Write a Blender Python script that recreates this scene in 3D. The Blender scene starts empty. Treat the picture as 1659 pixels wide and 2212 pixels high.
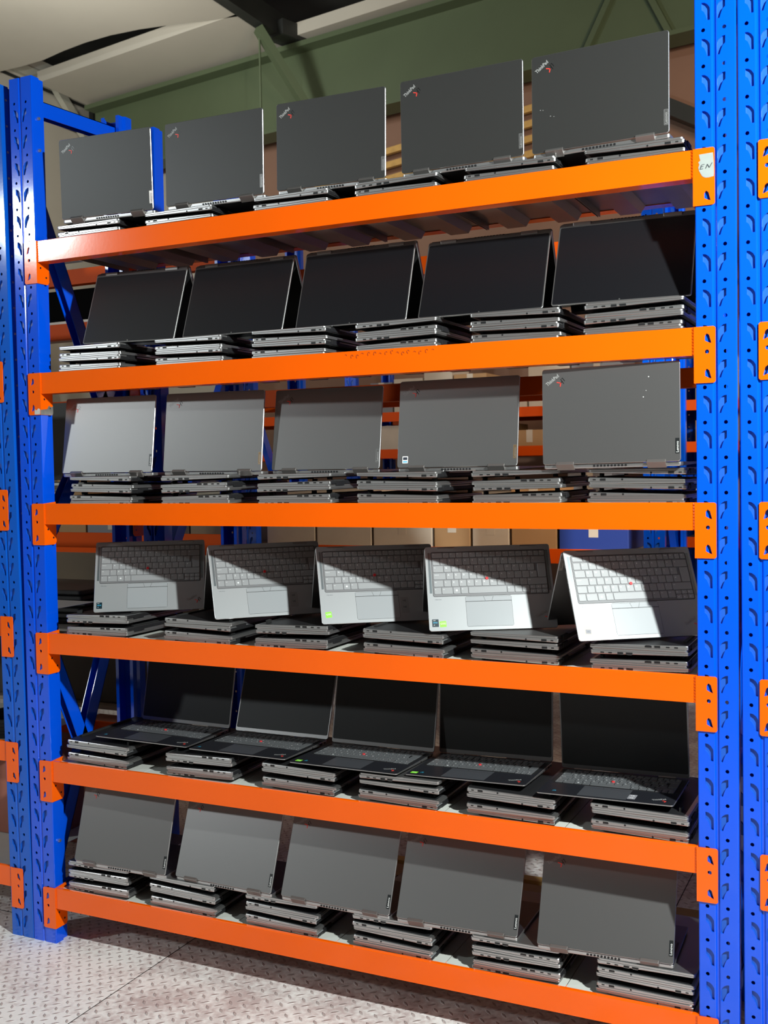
import bpy, bmesh, math, random
from mathutils import Matrix, Vector
random.seed(7)
R = math.radians
C = bpy.context.scene.collection
def with_mats(me, ms):
    c = me.copy()
    for i, m in enumerate(ms): c.materials[i] = m
    return c

# ---------------------------------------------------------------- camera, light, exposure
cam_d = bpy.data.cameras.new('camera'); cam = bpy.data.objects.new('camera', cam_d); C.objects.link(cam)
_r = Vector((0.90224603, 0.43089243, -0.01684673)); _u = Vector((-0.00201412, 0.04327797, 0.99906104)); _f = Vector((-0.43121693, 0.90136493, -0.03991525))
CAMP = Vector((2.23047, -2.39082, 1.37403))
M = Matrix.Identity(4)
for i in range(3):
    M[i][0] = _r[i]; M[i][1] = _u[i]; M[i][2] = -_f[i]; M[i][3] = CAMP[i]
cam.matrix_world = M
cam_d.sensor_fit = 'HORIZONTAL'; cam_d.sensor_width = 36.0; cam_d.lens = 2339.03 / 1659 * 36.0
cam_d.clip_start = 0.05; cam_d.clip_end = 100
cam_d.dof.use_dof = True; cam_d.dof.focus_distance = 2.9; cam_d.dof.aperture_fstop = 11.0
bpy.context.scene.camera = cam

w = bpy.data.worlds.new('world'); bpy.context.scene.world = w; w.use_nodes = True
w.node_tree.nodes['Background'].inputs[0].default_value = (1.0, 0.87, 0.78, 1)
w.node_tree.nodes['Background'].inputs[1].default_value = 0.07

def lamp(name, loc, target, power, col, size, spread=None, size_y=None):
    d = bpy.data.lights.new(name, 'AREA'); d.energy = power; d.color = col; d.shape = 'DISK' if size_y is None else 'RECTANGLE'; d.size = size
    if size_y: d.size_y = size_y
    if spread: d.spread = R(spread)
    o = bpy.data.objects.new(name, d); C.objects.link(o); o.location = loc
    o.rotation_euler = (Vector(target) - Vector(loc)).to_track_quat('-Z', 'Y').to_euler()
    return o
KEY = (3.2, -1.3, 2.5)
lamp('work_lamp_light', KEY, (1.1, 0, 1.0), 150, (0.93, 1.0, 0.98), 0.10)
lamp('high_bay_light', (-4.55, -4.82, 3.52), (0.6, 0, 1.2), 122, (0.88, 0.97, 1.0), 0.27)
lamp('rear_wall_fill', (2.9, 1.3, 3.1), (1.0, 4.4, 3.3), 30, (1.0, 0.74, 0.52), 0.6, spread=105)  # warm fill added to light the brown wall behind
lamp('rear_goods_fill', (1.9, 1.25, 2.0), (0.4, 2.6, 1.25), 9, (1.0, 0.76, 0.52), 0.4, spread=100)  # weak fill added to brighten the boxes across the aisle
lamp('rear_ceiling_fill', (-2.6, 2.2, 3.6), (-3.2, 4.6, 5.2), 34, (0.98, 0.97, 0.9), 0.8, spread=120)  # fill added to lift the ceiling boards and cream wall

vs = bpy.context.scene.view_settings
vs.view_transform = 'Standard'; vs.look = 'None'; vs.exposure = 0.0; vs.gamma = 1.0; vs.use_curve_mapping = False

# ---------------------------------------------------------------- materials
def nt_new(name):
    m = bpy.data.materials.new(name); m.use_nodes = True
    nt = m.node_tree; return m, nt, nt.nodes['Principled BSDF']
def mat(name, col, rough=0.5, metal=0.0, spec=0.5, coat=0.0, noise=0.0, nscale=60, bump=0.0, bscale=400):
    m, nt, b = nt_new(name)
    b.inputs['Base Color'].default_value = (*col, 1); b.inputs['Roughness'].default_value = rough
    b.inputs['Metallic'].default_value = metal; b.inputs['Specular IOR Level'].default_value = spec
    b.inputs['Coat Weight'].default_value = coat; b.inputs['Coat Roughness'].default_value = 0.08
    if noise:
        tc = nt.nodes.new('ShaderNodeTexCoord'); n = nt.nodes.new('ShaderNodeTexNoise'); n.inputs['Scale'].default_value = nscale; n.inputs['Detail'].default_value = 6
        mx = nt.nodes.new('ShaderNodeMix'); mx.data_type = 'RGBA'
        mx.inputs[6].default_value = (*[c * (1 - noise) for c in col], 1); mx.inputs[7].default_value = (*[min(1, c * (1 + noise)) for c in col], 1)
        nt.links.new(tc.outputs['Object'], n.inputs['Vector']); nt.links.new(n.outputs['Fac'], mx.inputs[0]); nt.links.new(mx.outputs[2], b.inputs['Base Color'])
    if bump:
        tc = nt.nodes.new('ShaderNodeTexCoord'); n = nt.nodes.new('ShaderNodeTexNoise'); n.inputs['Scale'].default_value = bscale
        bp = nt.nodes.new('ShaderNodeBump'); bp.inputs['Strength'].default_value = bump; bp.inputs['Distance'].default_value = 0.001
        nt.links.new(tc.outputs['Object'], n.inputs['Vector']); nt.links.new(n.outputs['Fac'], bp.inputs['Height']); nt.links.new(bp.outputs['Normal'], b.inputs['Normal'])
    return m
def paint(name, col, chip, rough=0.22, thr=0.70, scale=26, spec=0.38):
    """glossy rack paint with small chips and fine scratches"""
    m, nt, b = nt_new(name); L = nt.links
    tc = nt.nodes.new('ShaderNodeTexCoord')
    n = nt.nodes.new('ShaderNodeTexNoise'); n.inputs['Scale'].default_value = scale; n.inputs['Detail'].default_value = 9; n.inputs['Roughness'].default_value = 0.68
    n2 = nt.nodes.new('ShaderNodeTexNoise'); n2.inputs['Scale'].default_value = 3.0; n2.inputs['Detail'].default_value = 3
    r = nt.nodes.new('ShaderNodeValToRGB'); r.color_ramp.elements[0].position = thr; r.color_ramp.elements[1].position = thr + 0.02
    mx = nt.nodes.new('ShaderNodeMix'); mx.data_type = 'RGBA'; mx.inputs[7].default_value = (*chip, 1)
    v = nt.nodes.new('ShaderNodeMix'); v.data_type = 'RGBA'; v.inputs[6].default_value = (*[c * 0.9 for c in col], 1); v.inputs[7].default_value = (*[min(1, c * 1.08) for c in col], 1)
    L.new(tc.outputs['Object'], n.inputs['Vector']); L.new(tc.outputs['Object'], n2.inputs['Vector']); L.new(n.outputs['Fac'], r.inputs['Fac'])
    L.new(n2.outputs['Fac'], v.inputs[0]); L.new(v.outputs[2], mx.inputs[6]); L.new(r.outputs['Color'], mx.inputs[0]); L.new(mx.outputs[2], b.inputs['Base Color'])
    b.inputs['Roughness'].default_value = rough; b.inputs['Specular IOR Level'].default_value = spec
    bp = nt.nodes.new('ShaderNodeBump'); bp.inputs['Strength'].default_value = 0.012; bp.inputs['Distance'].default_value = 0.002
    n3 = nt.nodes.new('ShaderNodeTexNoise'); n3.inputs['Scale'].default_value = 90
    L.new(tc.outputs['Object'], n3.inputs['Vector']); L.new(n3.outputs['Fac'], bp.inputs['Height']); L.new(bp.outputs['Normal'], b.inputs['Normal'])
    return m
BLUE = paint('blue_rack_paint', (0.0005, 0.080, 0.72), (0.25, 0.45, 0.7), 0.10, 0.73, spec=0.6)
BLUEIN = mat('blue_paint_inside_slots', (0.01, 0.10, 0.50), 0.4)
BLUEOLD = paint('blue_neighbour_paint', (0.003, 0.10, 0.55), (0.2, 0.4, 0.65), 0.105, 0.74)
ORANGE = paint('orange_beam_paint', (0.92, 0.116, 0.001), (0.16, 0.05, 0.01), 0.12, 0.745)
ORANGE2 = paint('orange_far_paint', (0.75, 0.085, 0.002), (0.16, 0.05, 0.01), 0.5, 0.745, spec=0.12)
STEEL = mat('bare_steel', (0.42, 0.41, 0.38), 0.45, 0.8, noise=0.25, nscale=80)
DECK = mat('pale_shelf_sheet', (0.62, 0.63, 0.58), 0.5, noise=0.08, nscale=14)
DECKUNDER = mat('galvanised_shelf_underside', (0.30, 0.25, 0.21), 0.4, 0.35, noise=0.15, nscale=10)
GREY = mat('storm_grey_aluminium', (0.195, 0.190, 0.187), 0.41, 0.78, noise=0.03, nscale=900, bump=0.04, bscale=2500)
GREYS = mat('soft_black_grey_lid', (0.030, 0.0295, 0.028), 0.42, 0.15, spec=0.45, noise=0.03, nscale=900, bump=0.05, bscale=2500)
SIDE = mat('grey_metal_edge', (0.50, 0.495, 0.49), 0.36, 0.92)
DARKB = mat('dark_bottom_and_shaded_rear', (0.013, 0.013, 0.014), 0.5, 0.0, spec=0.3)
DECKG = mat('light_grey_palm_rest', (0.29, 0.30, 0.305), 0.42, 0.2, noise=0.03, nscale=900, bump=0.04, bscale=2500)
DECKB = mat('black_palm_rest', (0.012, 0.013, 0.017), 0.38)
KEYG = mat('grey_key_plastic', (0.255, 0.262, 0.266), 0.42)
KEYB = mat('dark_key_plastic', (0.10, 0.105, 0.11), 0.4)
WELL = mat('keyboard_well', (0.14, 0.14, 0.145), 0.5)
WELLB = mat('black_keyboard_well', (0.008, 0.008, 0.009), 0.5)
PADG = mat('grey_trackpad_glass', (0.29, 0.305, 0.315), 0.3)
PADB = mat('dark_trackpad_glass', (0.055, 0.058, 0.066), 0.3)
LINE = mat('dark_gap', (0.012, 0.012, 0.012), 0.6)
GLASS = mat('black_screen_glass', (0.0045, 0.0045, 0.006), 0.40, spec=0.45)
GLASSM = mat('matte_screen_glass', (0.017, 0.0175, 0.017), 0.5, spec=0.25)
BLACK = mat('black_plastic', (0.008, 0.008, 0.008), 0.4)
RUBBER = mat('black_rubber', (0.01, 0.01, 0.01), 0.75)
CHROME = mat('bright_hinge_metal', (0.24, 0.225, 0.215), 0.4, 0.75)
RIM = mat('port_rim_metal', (0.55, 0.54, 0.52), 0.25, 0.9)
PORT = mat('port_cavity', (0.006, 0.006, 0.007), 0.5)
RED = mat('red_nub_rubber', (0.62, 0.02, 0.025), 0.6)
REDL = mat('red_logo_enamel', (0.75, 0.05, 0.035), 0.45)
LOGO = mat('silver_logo_print', (0.42, 0.42, 0.41), 0.35, 0.3)
LOGOD = mat('black_logo_print', (0.01, 0.01, 0.01), 0.3)
TAGD = mat('black_badge', (0.015, 0.017, 0.018), 0.3)
TAGS = mat('silver_badge', (0.5, 0.46, 0.42), 0.3, 0.7)
TAGB = mat('bronze_badge', (0.26, 0.17, 0.09), 0.35, 0.6)
WHITE = mat('white_print', (0.85, 0.85, 0.83), 0.5)
PAPER = mat('white_paper', (0.27, 0.30, 0.28), 0.7, noise=0.1, nscale=60)
INK = mat('dark_ink', (0.03, 0.035, 0.05), 0.6)
TEAL = mat('teal_black_sticker', (0.004, 0.02, 0.03), 0.35)
CYAN = mat('cyan_print', (0.05, 0.45, 0.7), 0.4)
GREEN = mat('lime_green_sticker', (0.22, 0.75, 0.03), 0.45)
BEIGE = mat('peeling_beige_sticker', (0.72, 0.55, 0.36), 0.6)
GHOST = mat('clear_label_residue', (0.24, 0.235, 0.23), 0.6)
LEGEND = mat('key_legend_print', (0.75, 0.76, 0.76), 0.5)
GRILLE = mat('speaker_mesh', (0.16, 0.19, 0.20), 0.3, 0.6, noise=0.5, nscale=1500)
ZINC = mat('zinc_bolt', (0.6, 0.6, 0.58), 0.35, 0.9)
GREENST = mat('green_steel_paint', (0.085, 0.115, 0.060), 0.5, noise=0.1, nscale=3)
DARKST = mat('dark_roof_steel', (0.022, 0.024, 0.022), 0.6, noise=0.4, nscale=6)
CREAM = mat('cream_insulation_board', (0.50, 0.47, 0.40), 0.7, noise=0.05, nscale=3)
CREAMG = mat('cream_painted_steel', (0.47, 0.46, 0.38), 0.55)
BROWNW = mat('brown_wall_board', (0.25, 0.14, 0.095), 0.7, noise=0.12, nscale=2)
CARD = mat('brown_cardboard', (0.42, 0.25, 0.12), 0.8, noise=0.1, nscale=8)
CARDR = mat('reddish_cardboard', (0.33, 0.12, 0.08), 0.75, noise=0.15, nscale=8)
TIMBER = mat('yellow_timber', (0.62, 0.37, 0.11), 0.6, noise=0.25, nscale=20)
BOXW = mat('pale_carton', (0.60, 0.53, 0.44), 0.75, noise=0.1, nscale=12)
CRATE = mat('blue_plastic_crate', (0.02, 0.05, 0.28), 0.5)
GREYP = mat('grey_panel', (0.22, 0.22, 0.24), 0.6)

def floor_material():
    m, nt, b = nt_new('tread_plate'); L = nt.links; N = nt.nodes
    tc = N.new('ShaderNodeTexCoord'); sp = N.new('ShaderNodeSeparateXYZ'); L.new(tc.outputs['Object'], sp.inputs[0])
    def mth(op, a, bb=None, clamp=False):
        n = N.new('ShaderNodeMath'); n.operation = op; n.use_clamp = clamp
        for i, v in enumerate((a, bb)):
            if v is None: continue
            if isinstance(v, (int, float)): n.inputs[i].default_value = v
            else: L.new(v, n.inputs[i])
        return n.outputs[0]
    def lens(PX, PY, ox, oy, skew, sgn, a, bb):
        xs = mth('SUBTRACT', sp.outputs[0], mth('MULTIPLY', sp.outputs[1], skew)); ox = ox - skew * oy
        u = mth('SUBTRACT', mth('FRACT', mth('DIVIDE', mth('SUBTRACT', xs, ox - PX / 2), PX)), 0.5)
        v = mth('SUBTRACT', mth('FRACT', mth('DIVIDE', mth('SUBTRACT', sp.outputs[1], oy - PY / 2), PY)), 0.5)
        u = mth('MULTIPLY', u, PX); v = mth('MULTIPLY', v, PY)
        p = mth('MULTIPLY', mth('ADD', u, mth('MULTIPLY', v, sgn)), 0.7071)
        q = mth('MULTIPLY', mth('SUBTRACT', v, mth('MULTIPLY', u, sgn)), 0.7071)
        # lens profile: |q|/b + (p/a)^2 < 1
        e = mth('ADD', mth('DIVIDE', mth('ABSOLUTE', q), bb), mth('POWER', mth('DIVIDE', mth('ABSOLUTE', p), a), 2.0))
        return mth('SUBTRACT', 1.0, e, True)
    right = mth('GREATER_THAN', sp.outputs[0], 0.353)
    R1 = mth('MAXIMUM', lens(0.0416, 0.0443, 0.3764, -0.1802, 0.0, -1.0, 0.0135, 0.0044), lens(0.0416, 0.0443, 0.3967, -0.1600, 0.0, 1.0, 0.0135, 0.0044))
    L1_ = mth('MAXIMUM', lens(0.0365, 0.0382, -0.0101, -0.1842, 0.092, -1.0, 0.0115, 0.0040), lens(0.0365, 0.0382, 0.0090, -0.1651, 0.092, 1.0, 0.0115, 0.0040))
    l1 = mth('MULTIPLY', R1, right); l2 = mth('MULTIPLY', L1_, mth('SUBTRACT', 1.0, right))
    h = mth('MAXIMUM', l1, l2)
    hs = mth('MINIMUM', mth('MULTIPLY', h, 2.2), 1.0)
    n1 = N.new('ShaderNodeTexNoise'); n1.inputs['Scale'].default_value = 7; n1.inputs['Detail'].default_value = 7; L.new(tc.outputs['Object'], n1.inputs['Vector'])
    n2 = N.new('ShaderNodeTexNoise'); n2.inputs['Scale'].default_value = 60; n2.inputs['Detail'].default_value = 6; L.new(tc.outputs['Object'], n2.inputs['Vector'])
    cr = N.new('ShaderNodeValToRGB'); cr.color_ramp.elements[0].position = 0.34; cr.color_ramp.elements[0].color = (0.58, 0.48, 0.46, 1); cr.color_ramp.elements[1].position = 0.54; cr.color_ramp.elements[1].color = (0.93, 0.91, 0.88, 1)
    fac = mth('ADD', mth('MULTIPLY', n1.outputs['Fac'], 0.55), mth('MULTIPLY', n2.outputs['Fac'], 0.45))
    fac2 = mth('SUBTRACT', mth('ADD', fac, 0.02), mth('MULTIPLY', right, 0.09)); L.new(fac2, cr.inputs[0])
    mx = N.new('ShaderNodeMix'); mx.data_type = 'RGBA'; mx.inputs[7].default_value = (0.42, 0.33, 0.31, 1)
    core = mth('MULTIPLY', mth('GREATER_THAN', h, 0.35), 0.75)
    L.new(core, mx.inputs[0]); L.new(cr.outputs['Color'], mx.inputs[6]); L.new(mx.outputs[2], b.inputs['Base Color'])
    b.inputs['Roughness'].default_value = 0.5; b.inputs['Metallic'].default_value = 0.1
    bp = N.new('ShaderNodeBump'); bp.inputs['Strength'].default_value = 1.0; bp.inputs['Distance'].default_value = 0.0022
    hh = mth('ADD', hs, mth('MULTIPLY', n2.outputs['Fac'], 0.25)); L.new(hh, bp.inputs['Height']); L.new(bp.outputs['Normal'], b.inputs['Normal'])
    return m
FLOORM = floor_material()

# ---------------------------------------------------------------- helpers
def link(name, me, parent=None, mats=None, mtx=None):
    o = bpy.data.objects.new(name, me); C.objects.link(o)
    if mats:
        for m in (mats if isinstance(mats, (list, tuple)) else [mats]):
            if me and len(me.materials) < 8 and m.name not in [x.name for x in me.materials if x]: me.materials.append(m)
    if parent: o.parent = parent
    if mtx is not None: o.matrix_basis = mtx
    return o
def tag(o, label, cat=None, group=None, kind=None):
    o['label'] = label
    if cat: o['category'] = cat
    if group: o['group'] = group
    if kind: o['kind'] = kind
    return o
def empty(name, mtx=None):
    o = bpy.data.objects.new(name, None); C.objects.link(o); o.empty_display_size = 0.05
    if mtx is not None: o.matrix_world = mtx
    return o
def bm_mesh(bm, name, smooth=False):
    bm.normal_update(); me = bpy.data.meshes.new(name); bm.to_mesh(me); bm.free()
    if smooth:
        for p in me.polygons: p.use_smooth = True
    return me
def add_box(bm, lo, hi, mi=0, mtx=None):
    vs_ = [bm.verts.new(Vector((x, y, z))) for z in (lo[2], hi[2]) for y in (lo[1], hi[1]) for x in (lo[0], hi[0])]
    if mtx is not None:
        for v in vs_: v.co = mtx @ v.co
    fs = [(0, 2, 3, 1), (4, 5, 7, 6), (0, 1, 5, 4), (2, 6, 7, 3), (0, 4, 6, 2), (1, 3, 7, 5)]
    out = []
    for f in fs:
        fa = bm.faces.new([vs_[i] for i in f]); fa.material_index = mi; out.append(fa)
    return out
def box_me(name, lo, hi, bev=0.0):
    bm = bmesh.new(); add_box(bm, lo, hi)
    if bev: bmesh.ops.bevel(bm, geom=bm.edges[:], offset=bev, segments=2, affect='EDGES', profile=0.6)
    return bm_mesh(bm, name)
def box(name, lo, hi, m, parent=None, bev=0.0, mtx=None):
    return link(name, box_me(name, lo, hi, bev), parent, m, mtx)
def prism(bm, pts, axis, a, b, mi=0):
    """extrude closed polygon pts (2D) along axis from a to b; pts in the two other axes, in order"""
    def P(p, t):
        return {'x': (t, p[0], p[1]), 'y': (p[0], t, p[1]), 'z': (p[0], p[1], t)}[axis]
    A = [bm.verts.new(P(p, a)) for p in pts]; B = [bm.verts.new(P(p, b)) for p in pts]
    n = len(pts)
    fs = [bm.faces.new(A), bm.faces.new(B[::-1])]
    for i in range(n): fs.append(bm.faces.new((A[i], B[i], B[(i + 1) % n], A[(i + 1) % n])))
    for f in fs: f.material_index = mi
    return fs
def curve_me(name, loops, thick):
    """flat plate in XY with holes; first loop outer; thickness along z, centred at z=0"""
    cu = bpy.data.curves.new(name, 'CURVE'); cu.dimensions = '2D'; cu.fill_mode = 'BOTH'; cu.extrude = thick / 2 * 100
    for lp in loops:
        s = cu.splines.new('POLY'); s.points.add(len(lp) - 1); s.use_cyclic_u = True
        for i, p in enumerate(lp): s.points[i].co = (p[0] * 100, p[1] * 100, 0, 1)
    o = bpy.data.objects.new('tmp', cu); me = bpy.data.meshes.new_from_object(o); me.name = name
    me.transform(Matrix.Scale(0.01, 4)); bpy.data.objects.remove(o); bpy.data.curves.remove(cu); me.materials.clear()
    return me
def text_me(s, size, ext=0.0001, align='LEFT', shear=0.0, bold=0.0):
    cu = bpy.data.curves.new('t', 'FONT'); cu.body = s; cu.size = size; cu.extrude = ext; cu.align_x = align; cu.shear = shear; cu.resolution_u = 2; cu.offset = bold
    o = bpy.data.objects.new('tmp', cu); me = bpy.data.meshes.new_from_object(o); bpy.data.objects.remove(o); bpy.data.curves.remove(cu); me.materials.clear()
    return me
def join(name, items):
    """items: (mesh, matrix, material index)"""
    bm = bmesh.new()
    for me, mx, mi in items:
        n0 = len(bm.faces); nv = len(bm.verts); bm.from_mesh(me); bm.verts.ensure_lookup_table(); bm.faces.ensure_lookup_table()
        for v in bm.verts[nv:]: v.co = mx @ v.co
        for f in bm.faces[n0:]: f.material_index = mi
    return bm_mesh(bm, name)
def circ(cx, cy, r, n=14): return [(cx + r * math.cos(2 * PI_ * i / n), cy + r * math.sin(2 * PI_ * i / n)) for i in range(n)]
PI_ = math.pi
T = Matrix.Translation
def RX(a): return Matrix.Rotation(a, 4, 'X')
def RY(a): return Matrix.Rotation(a, 4, 'Y')
def RZ(a): return Matrix.Rotation(a, 4, 'Z')
def stick(bm, a, b, hw, hd, mi=0):
    """rectangular bar from a to b in 3D, half width hw across, half depth hd"""
    a = Vector(a); b = Vector(b); d = b - a; q = d.to_track_quat('Z', 'Y').to_matrix().to_4x4()
    add_box(bm, (-hw, -hd, 0), (hw, hd, d.length), mi, T(a) @ q)

# ---------------------------------------------------------------- the setting
ZS = [2.0401, 1.6651, 1.2901, 0.9151, 0.5401, 0.1651]      # beam tops, top shelf first
W = 1.832
PITCH = 0.075

fl = link('floor', box_me('floor', (-9, -9, -0.02), (9, 10, 0.0)), None, FLOORM); fl['kind'] = 'structure'
bm = bmesh.new()
add_box(bm, (0.3515, -2.0, 0.0), (0.3535, 0.9, 0.0006)); add_box(bm, (-0.9, 0.118, 0.0), (-0.168, 0.121, 0.0006))
add_box(bm, (0.0, 0.5, 0.0), (2.4, 0.503, 0.0006)); add_box(bm, (1.6, 0.5, 0.0), (1.603, 4.0, 0.0006))
o = link('trim_1', bm_mesh(bm, 'floor_joint'), None, LINE); o['kind'] = 'structure'

th = R(8.6); DIR = Vector((math.cos(th), -math.sin(th), 0)); NRM = Vector((math.sin(th), math.cos(th), 0))
MB = Matrix(((DIR.x, NRM.x, 0, 1.0), (DIR.y, NRM.y, 0, 5.0), (0, 0, 1, 0), (0, 0, 0, 1)))   # frame along the gable beam
bm = bmesh.new()          # green I-beam with bolted stiffeners
add_box(bm, (-5.75, 0.0, 4.20), (4.0, 0.02, 4.80)); add_box(bm, (-5.75, -0.13, 4.79), (4.0, 0.12, 4.83)); add_box(bm, (-5.75, -0.10, 4.17), (4.0, 0.12, 4.20))
for x in (-0.75, -0.15): stick(bm, (x, -0.02, 4.21), (x + (0.32 if x < -0.5 else -0.28), -0.02, 4.78), 0.035, 0.02)
g = link('green_roof_beam', bm_mesh(bm, 'green_roof_beam'), None, GREENST, MB)
g['kind'] = 'structure'; g.name = 'trim_2'
wl = box('wall_back', (-5.75, 0.35, 0), (6.5, 0.45, 4.9), BROWNW, None, mtx=MB); wl['kind'] = 'structure'
wl = box('wall_back.001', (-5.75, 0.32, 0), (-4.55, 0.35, 4.2), CREAM, None, mtx=MB); wl['kind'] = 'structure'
bm = bmesh.new()
for z in (3.42, 2.55): add_box(bm, (-3.2, 0.33, z), (6.5, 0.35, z + 0.03))
stick(bm, (-1.0, 0.22, 4.25), (1.9, 0.22, 2.55), 0.11, 0.05); 
o = link('trim_3', bm_mesh(bm, 'wall_seams'), None, DARKST, MB); o['kind'] = 'structure'
bm = bmesh.new(); add_box(bm, (-3.2, 0.30, 3.30), (6.5, 0.34, 3.335))
o = link('trim_4', bm_mesh(bm, 'pale_wall_seam'), None, GREYP, MB); o['kind'] = 'structure'
wl = box('wall_left', (-5.2, -9, 0), (-5.05, 6.5, 5.25), CREAM); wl['kind'] = 'structure'
bm = bmesh.new()          # cream rails and the brace on the left wall
add_box(bm, (-5.05, -8, 5.03), (-5.00, 6.35, 5.12)); add_box(bm, (-5.05, -8, 4.72), (-5.03, 6.35, 4.75))
stick(bm, (-5.0, 5.66, 5.06), (-5.0, 6.22, 4.55), 0.03, 0.045)
o = link('trim_5', bm_mesh(bm, 'cream_wall_rails'), None, CREAMG); o['kind'] = 'structure'
bm = bmesh.new(); add_box(bm, (-5.05, -8, 4.975), (-5.035, 6.35, 5.0)); add_box(bm, (-5.05, -8, 4.70), (-5.035, 6.35, 4.715)); add_box(bm, (-5.05, 6.20, 4.2), (-5.0, 6.23, 5.03))
o = link('trim_6', bm_mesh(bm, 'dark_wall_gaps'), None, DARKST); o['kind'] = 'structure'
# ceiling: dark void with hung insulation boards
ce = box('ceiling', (-9, -9, 5.30), (9, 10, 5.35), DARKST); ce['kind'] = 'structure'
def panel_slab(name, poly, z, t, m):
    bm = bmesh.new(); prism(bm, poly, 'z', z, z + t)
    o = link(name, bm_mesh(bm, name), None, m); o['kind'] = 'structure'; return o
panel_slab('ceiling.001', [(-4.74, 5.16), (-2.38, 4.76), (-2.28, 5.75), (-4.76, 6.15)], 4.87, 0.10, CREAM)
panel_slab('ceiling.002', [(-2.20, 5.33), (3.0, 4.45), (3.0, 5.0), (-2.12, 5.85)], 4.87, 0.10, CREAM)
bm = bmesh.new()          # sagging near board
nx, ny = 24, 12
grid = {}
for i in range(nx + 1):
    for j in range(ny + 1):
        u = i / nx; v = j / ny
        x = -9 + u * 6.6 if u * 6.6 > 4.5 else -9 + u * 6.6
        x = -9.0 + 6.62 * u; yb = 4.80 - 0.155 * (x + 4.4) * (1 if x > -4.4 else 0) + (0.26 * math.sin(max(0, min(1, (x + 4.4) / 2.0)) * PI_) if x > -4.4 else 0)
        yb = min(yb, 4.80 if x > -4.4 else 5.0)
        yb2 = 4.80 + (-0.17 * math.sin(max(0.0, min(1.0, (x + 4.4) / 1.9)) * PI_))
        y = -9 + v * (yb2 + 9)
        grid[i, j] = (x, y)
top = {k: bm.verts.new((p[0], p[1], 5.0)) for k, p in grid.items()}; bot = {k: bm.verts.new((p[0], p[1], 4.87)) for k, p in grid.items()}
for i in range(nx):
    for j in range(ny):
        bm.faces.new((bot[i, j], bot[i, j + 1], bot[i + 1, j + 1], bot[i + 1, j])); bm.faces.new((top[i, j], top[i + 1, j], top[i + 1, j + 1], top[i, j + 1]))
for i in range(nx): bm.faces.new((bot[i, ny], top[i, ny], top[i + 1, ny], bot[i + 1, ny]))
for j in range(ny): bm.faces.new((bot[nx, j], bot[nx, j + 1], top[nx, j + 1], top[nx, j])); bm.faces.new((bot[0, j], top[0, j], top[0, j + 1], bot[0, j + 1]))
o = link('ceiling.003', bm_mesh(bm, 'sagging_board'), None, CREAM); o['kind'] = 'structure'
bm = bmesh.new()          # dark purlin and the green strut below it
stick(bm, (-2.36, -8, 4.95), (-2.32, 5.9, 4.95), 0.05, 0.09); stick(bm, (-2.30, 5.2, 4.90), (-2.10, 5.86, 4.90), 0.10, 0.06)
o = link('trim_7', bm_mesh(bm, 'dark_purlin'), None, DARKST); o['kind'] = 'structure'
bm = bmesh.new(); stick(bm, (-2.33, 5.0, 4.84), (-1.95, 5.35, 4.05), 0.05, 0.03); stick(bm, (-2.33, 5.02, 4.84), (-2.33, 5.02, 3.9), 0.006, 0.006)
o = link('trim_8', bm_mesh(bm, 'green_strut'), None, GREENST); o['kind'] = 'structure'

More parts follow.
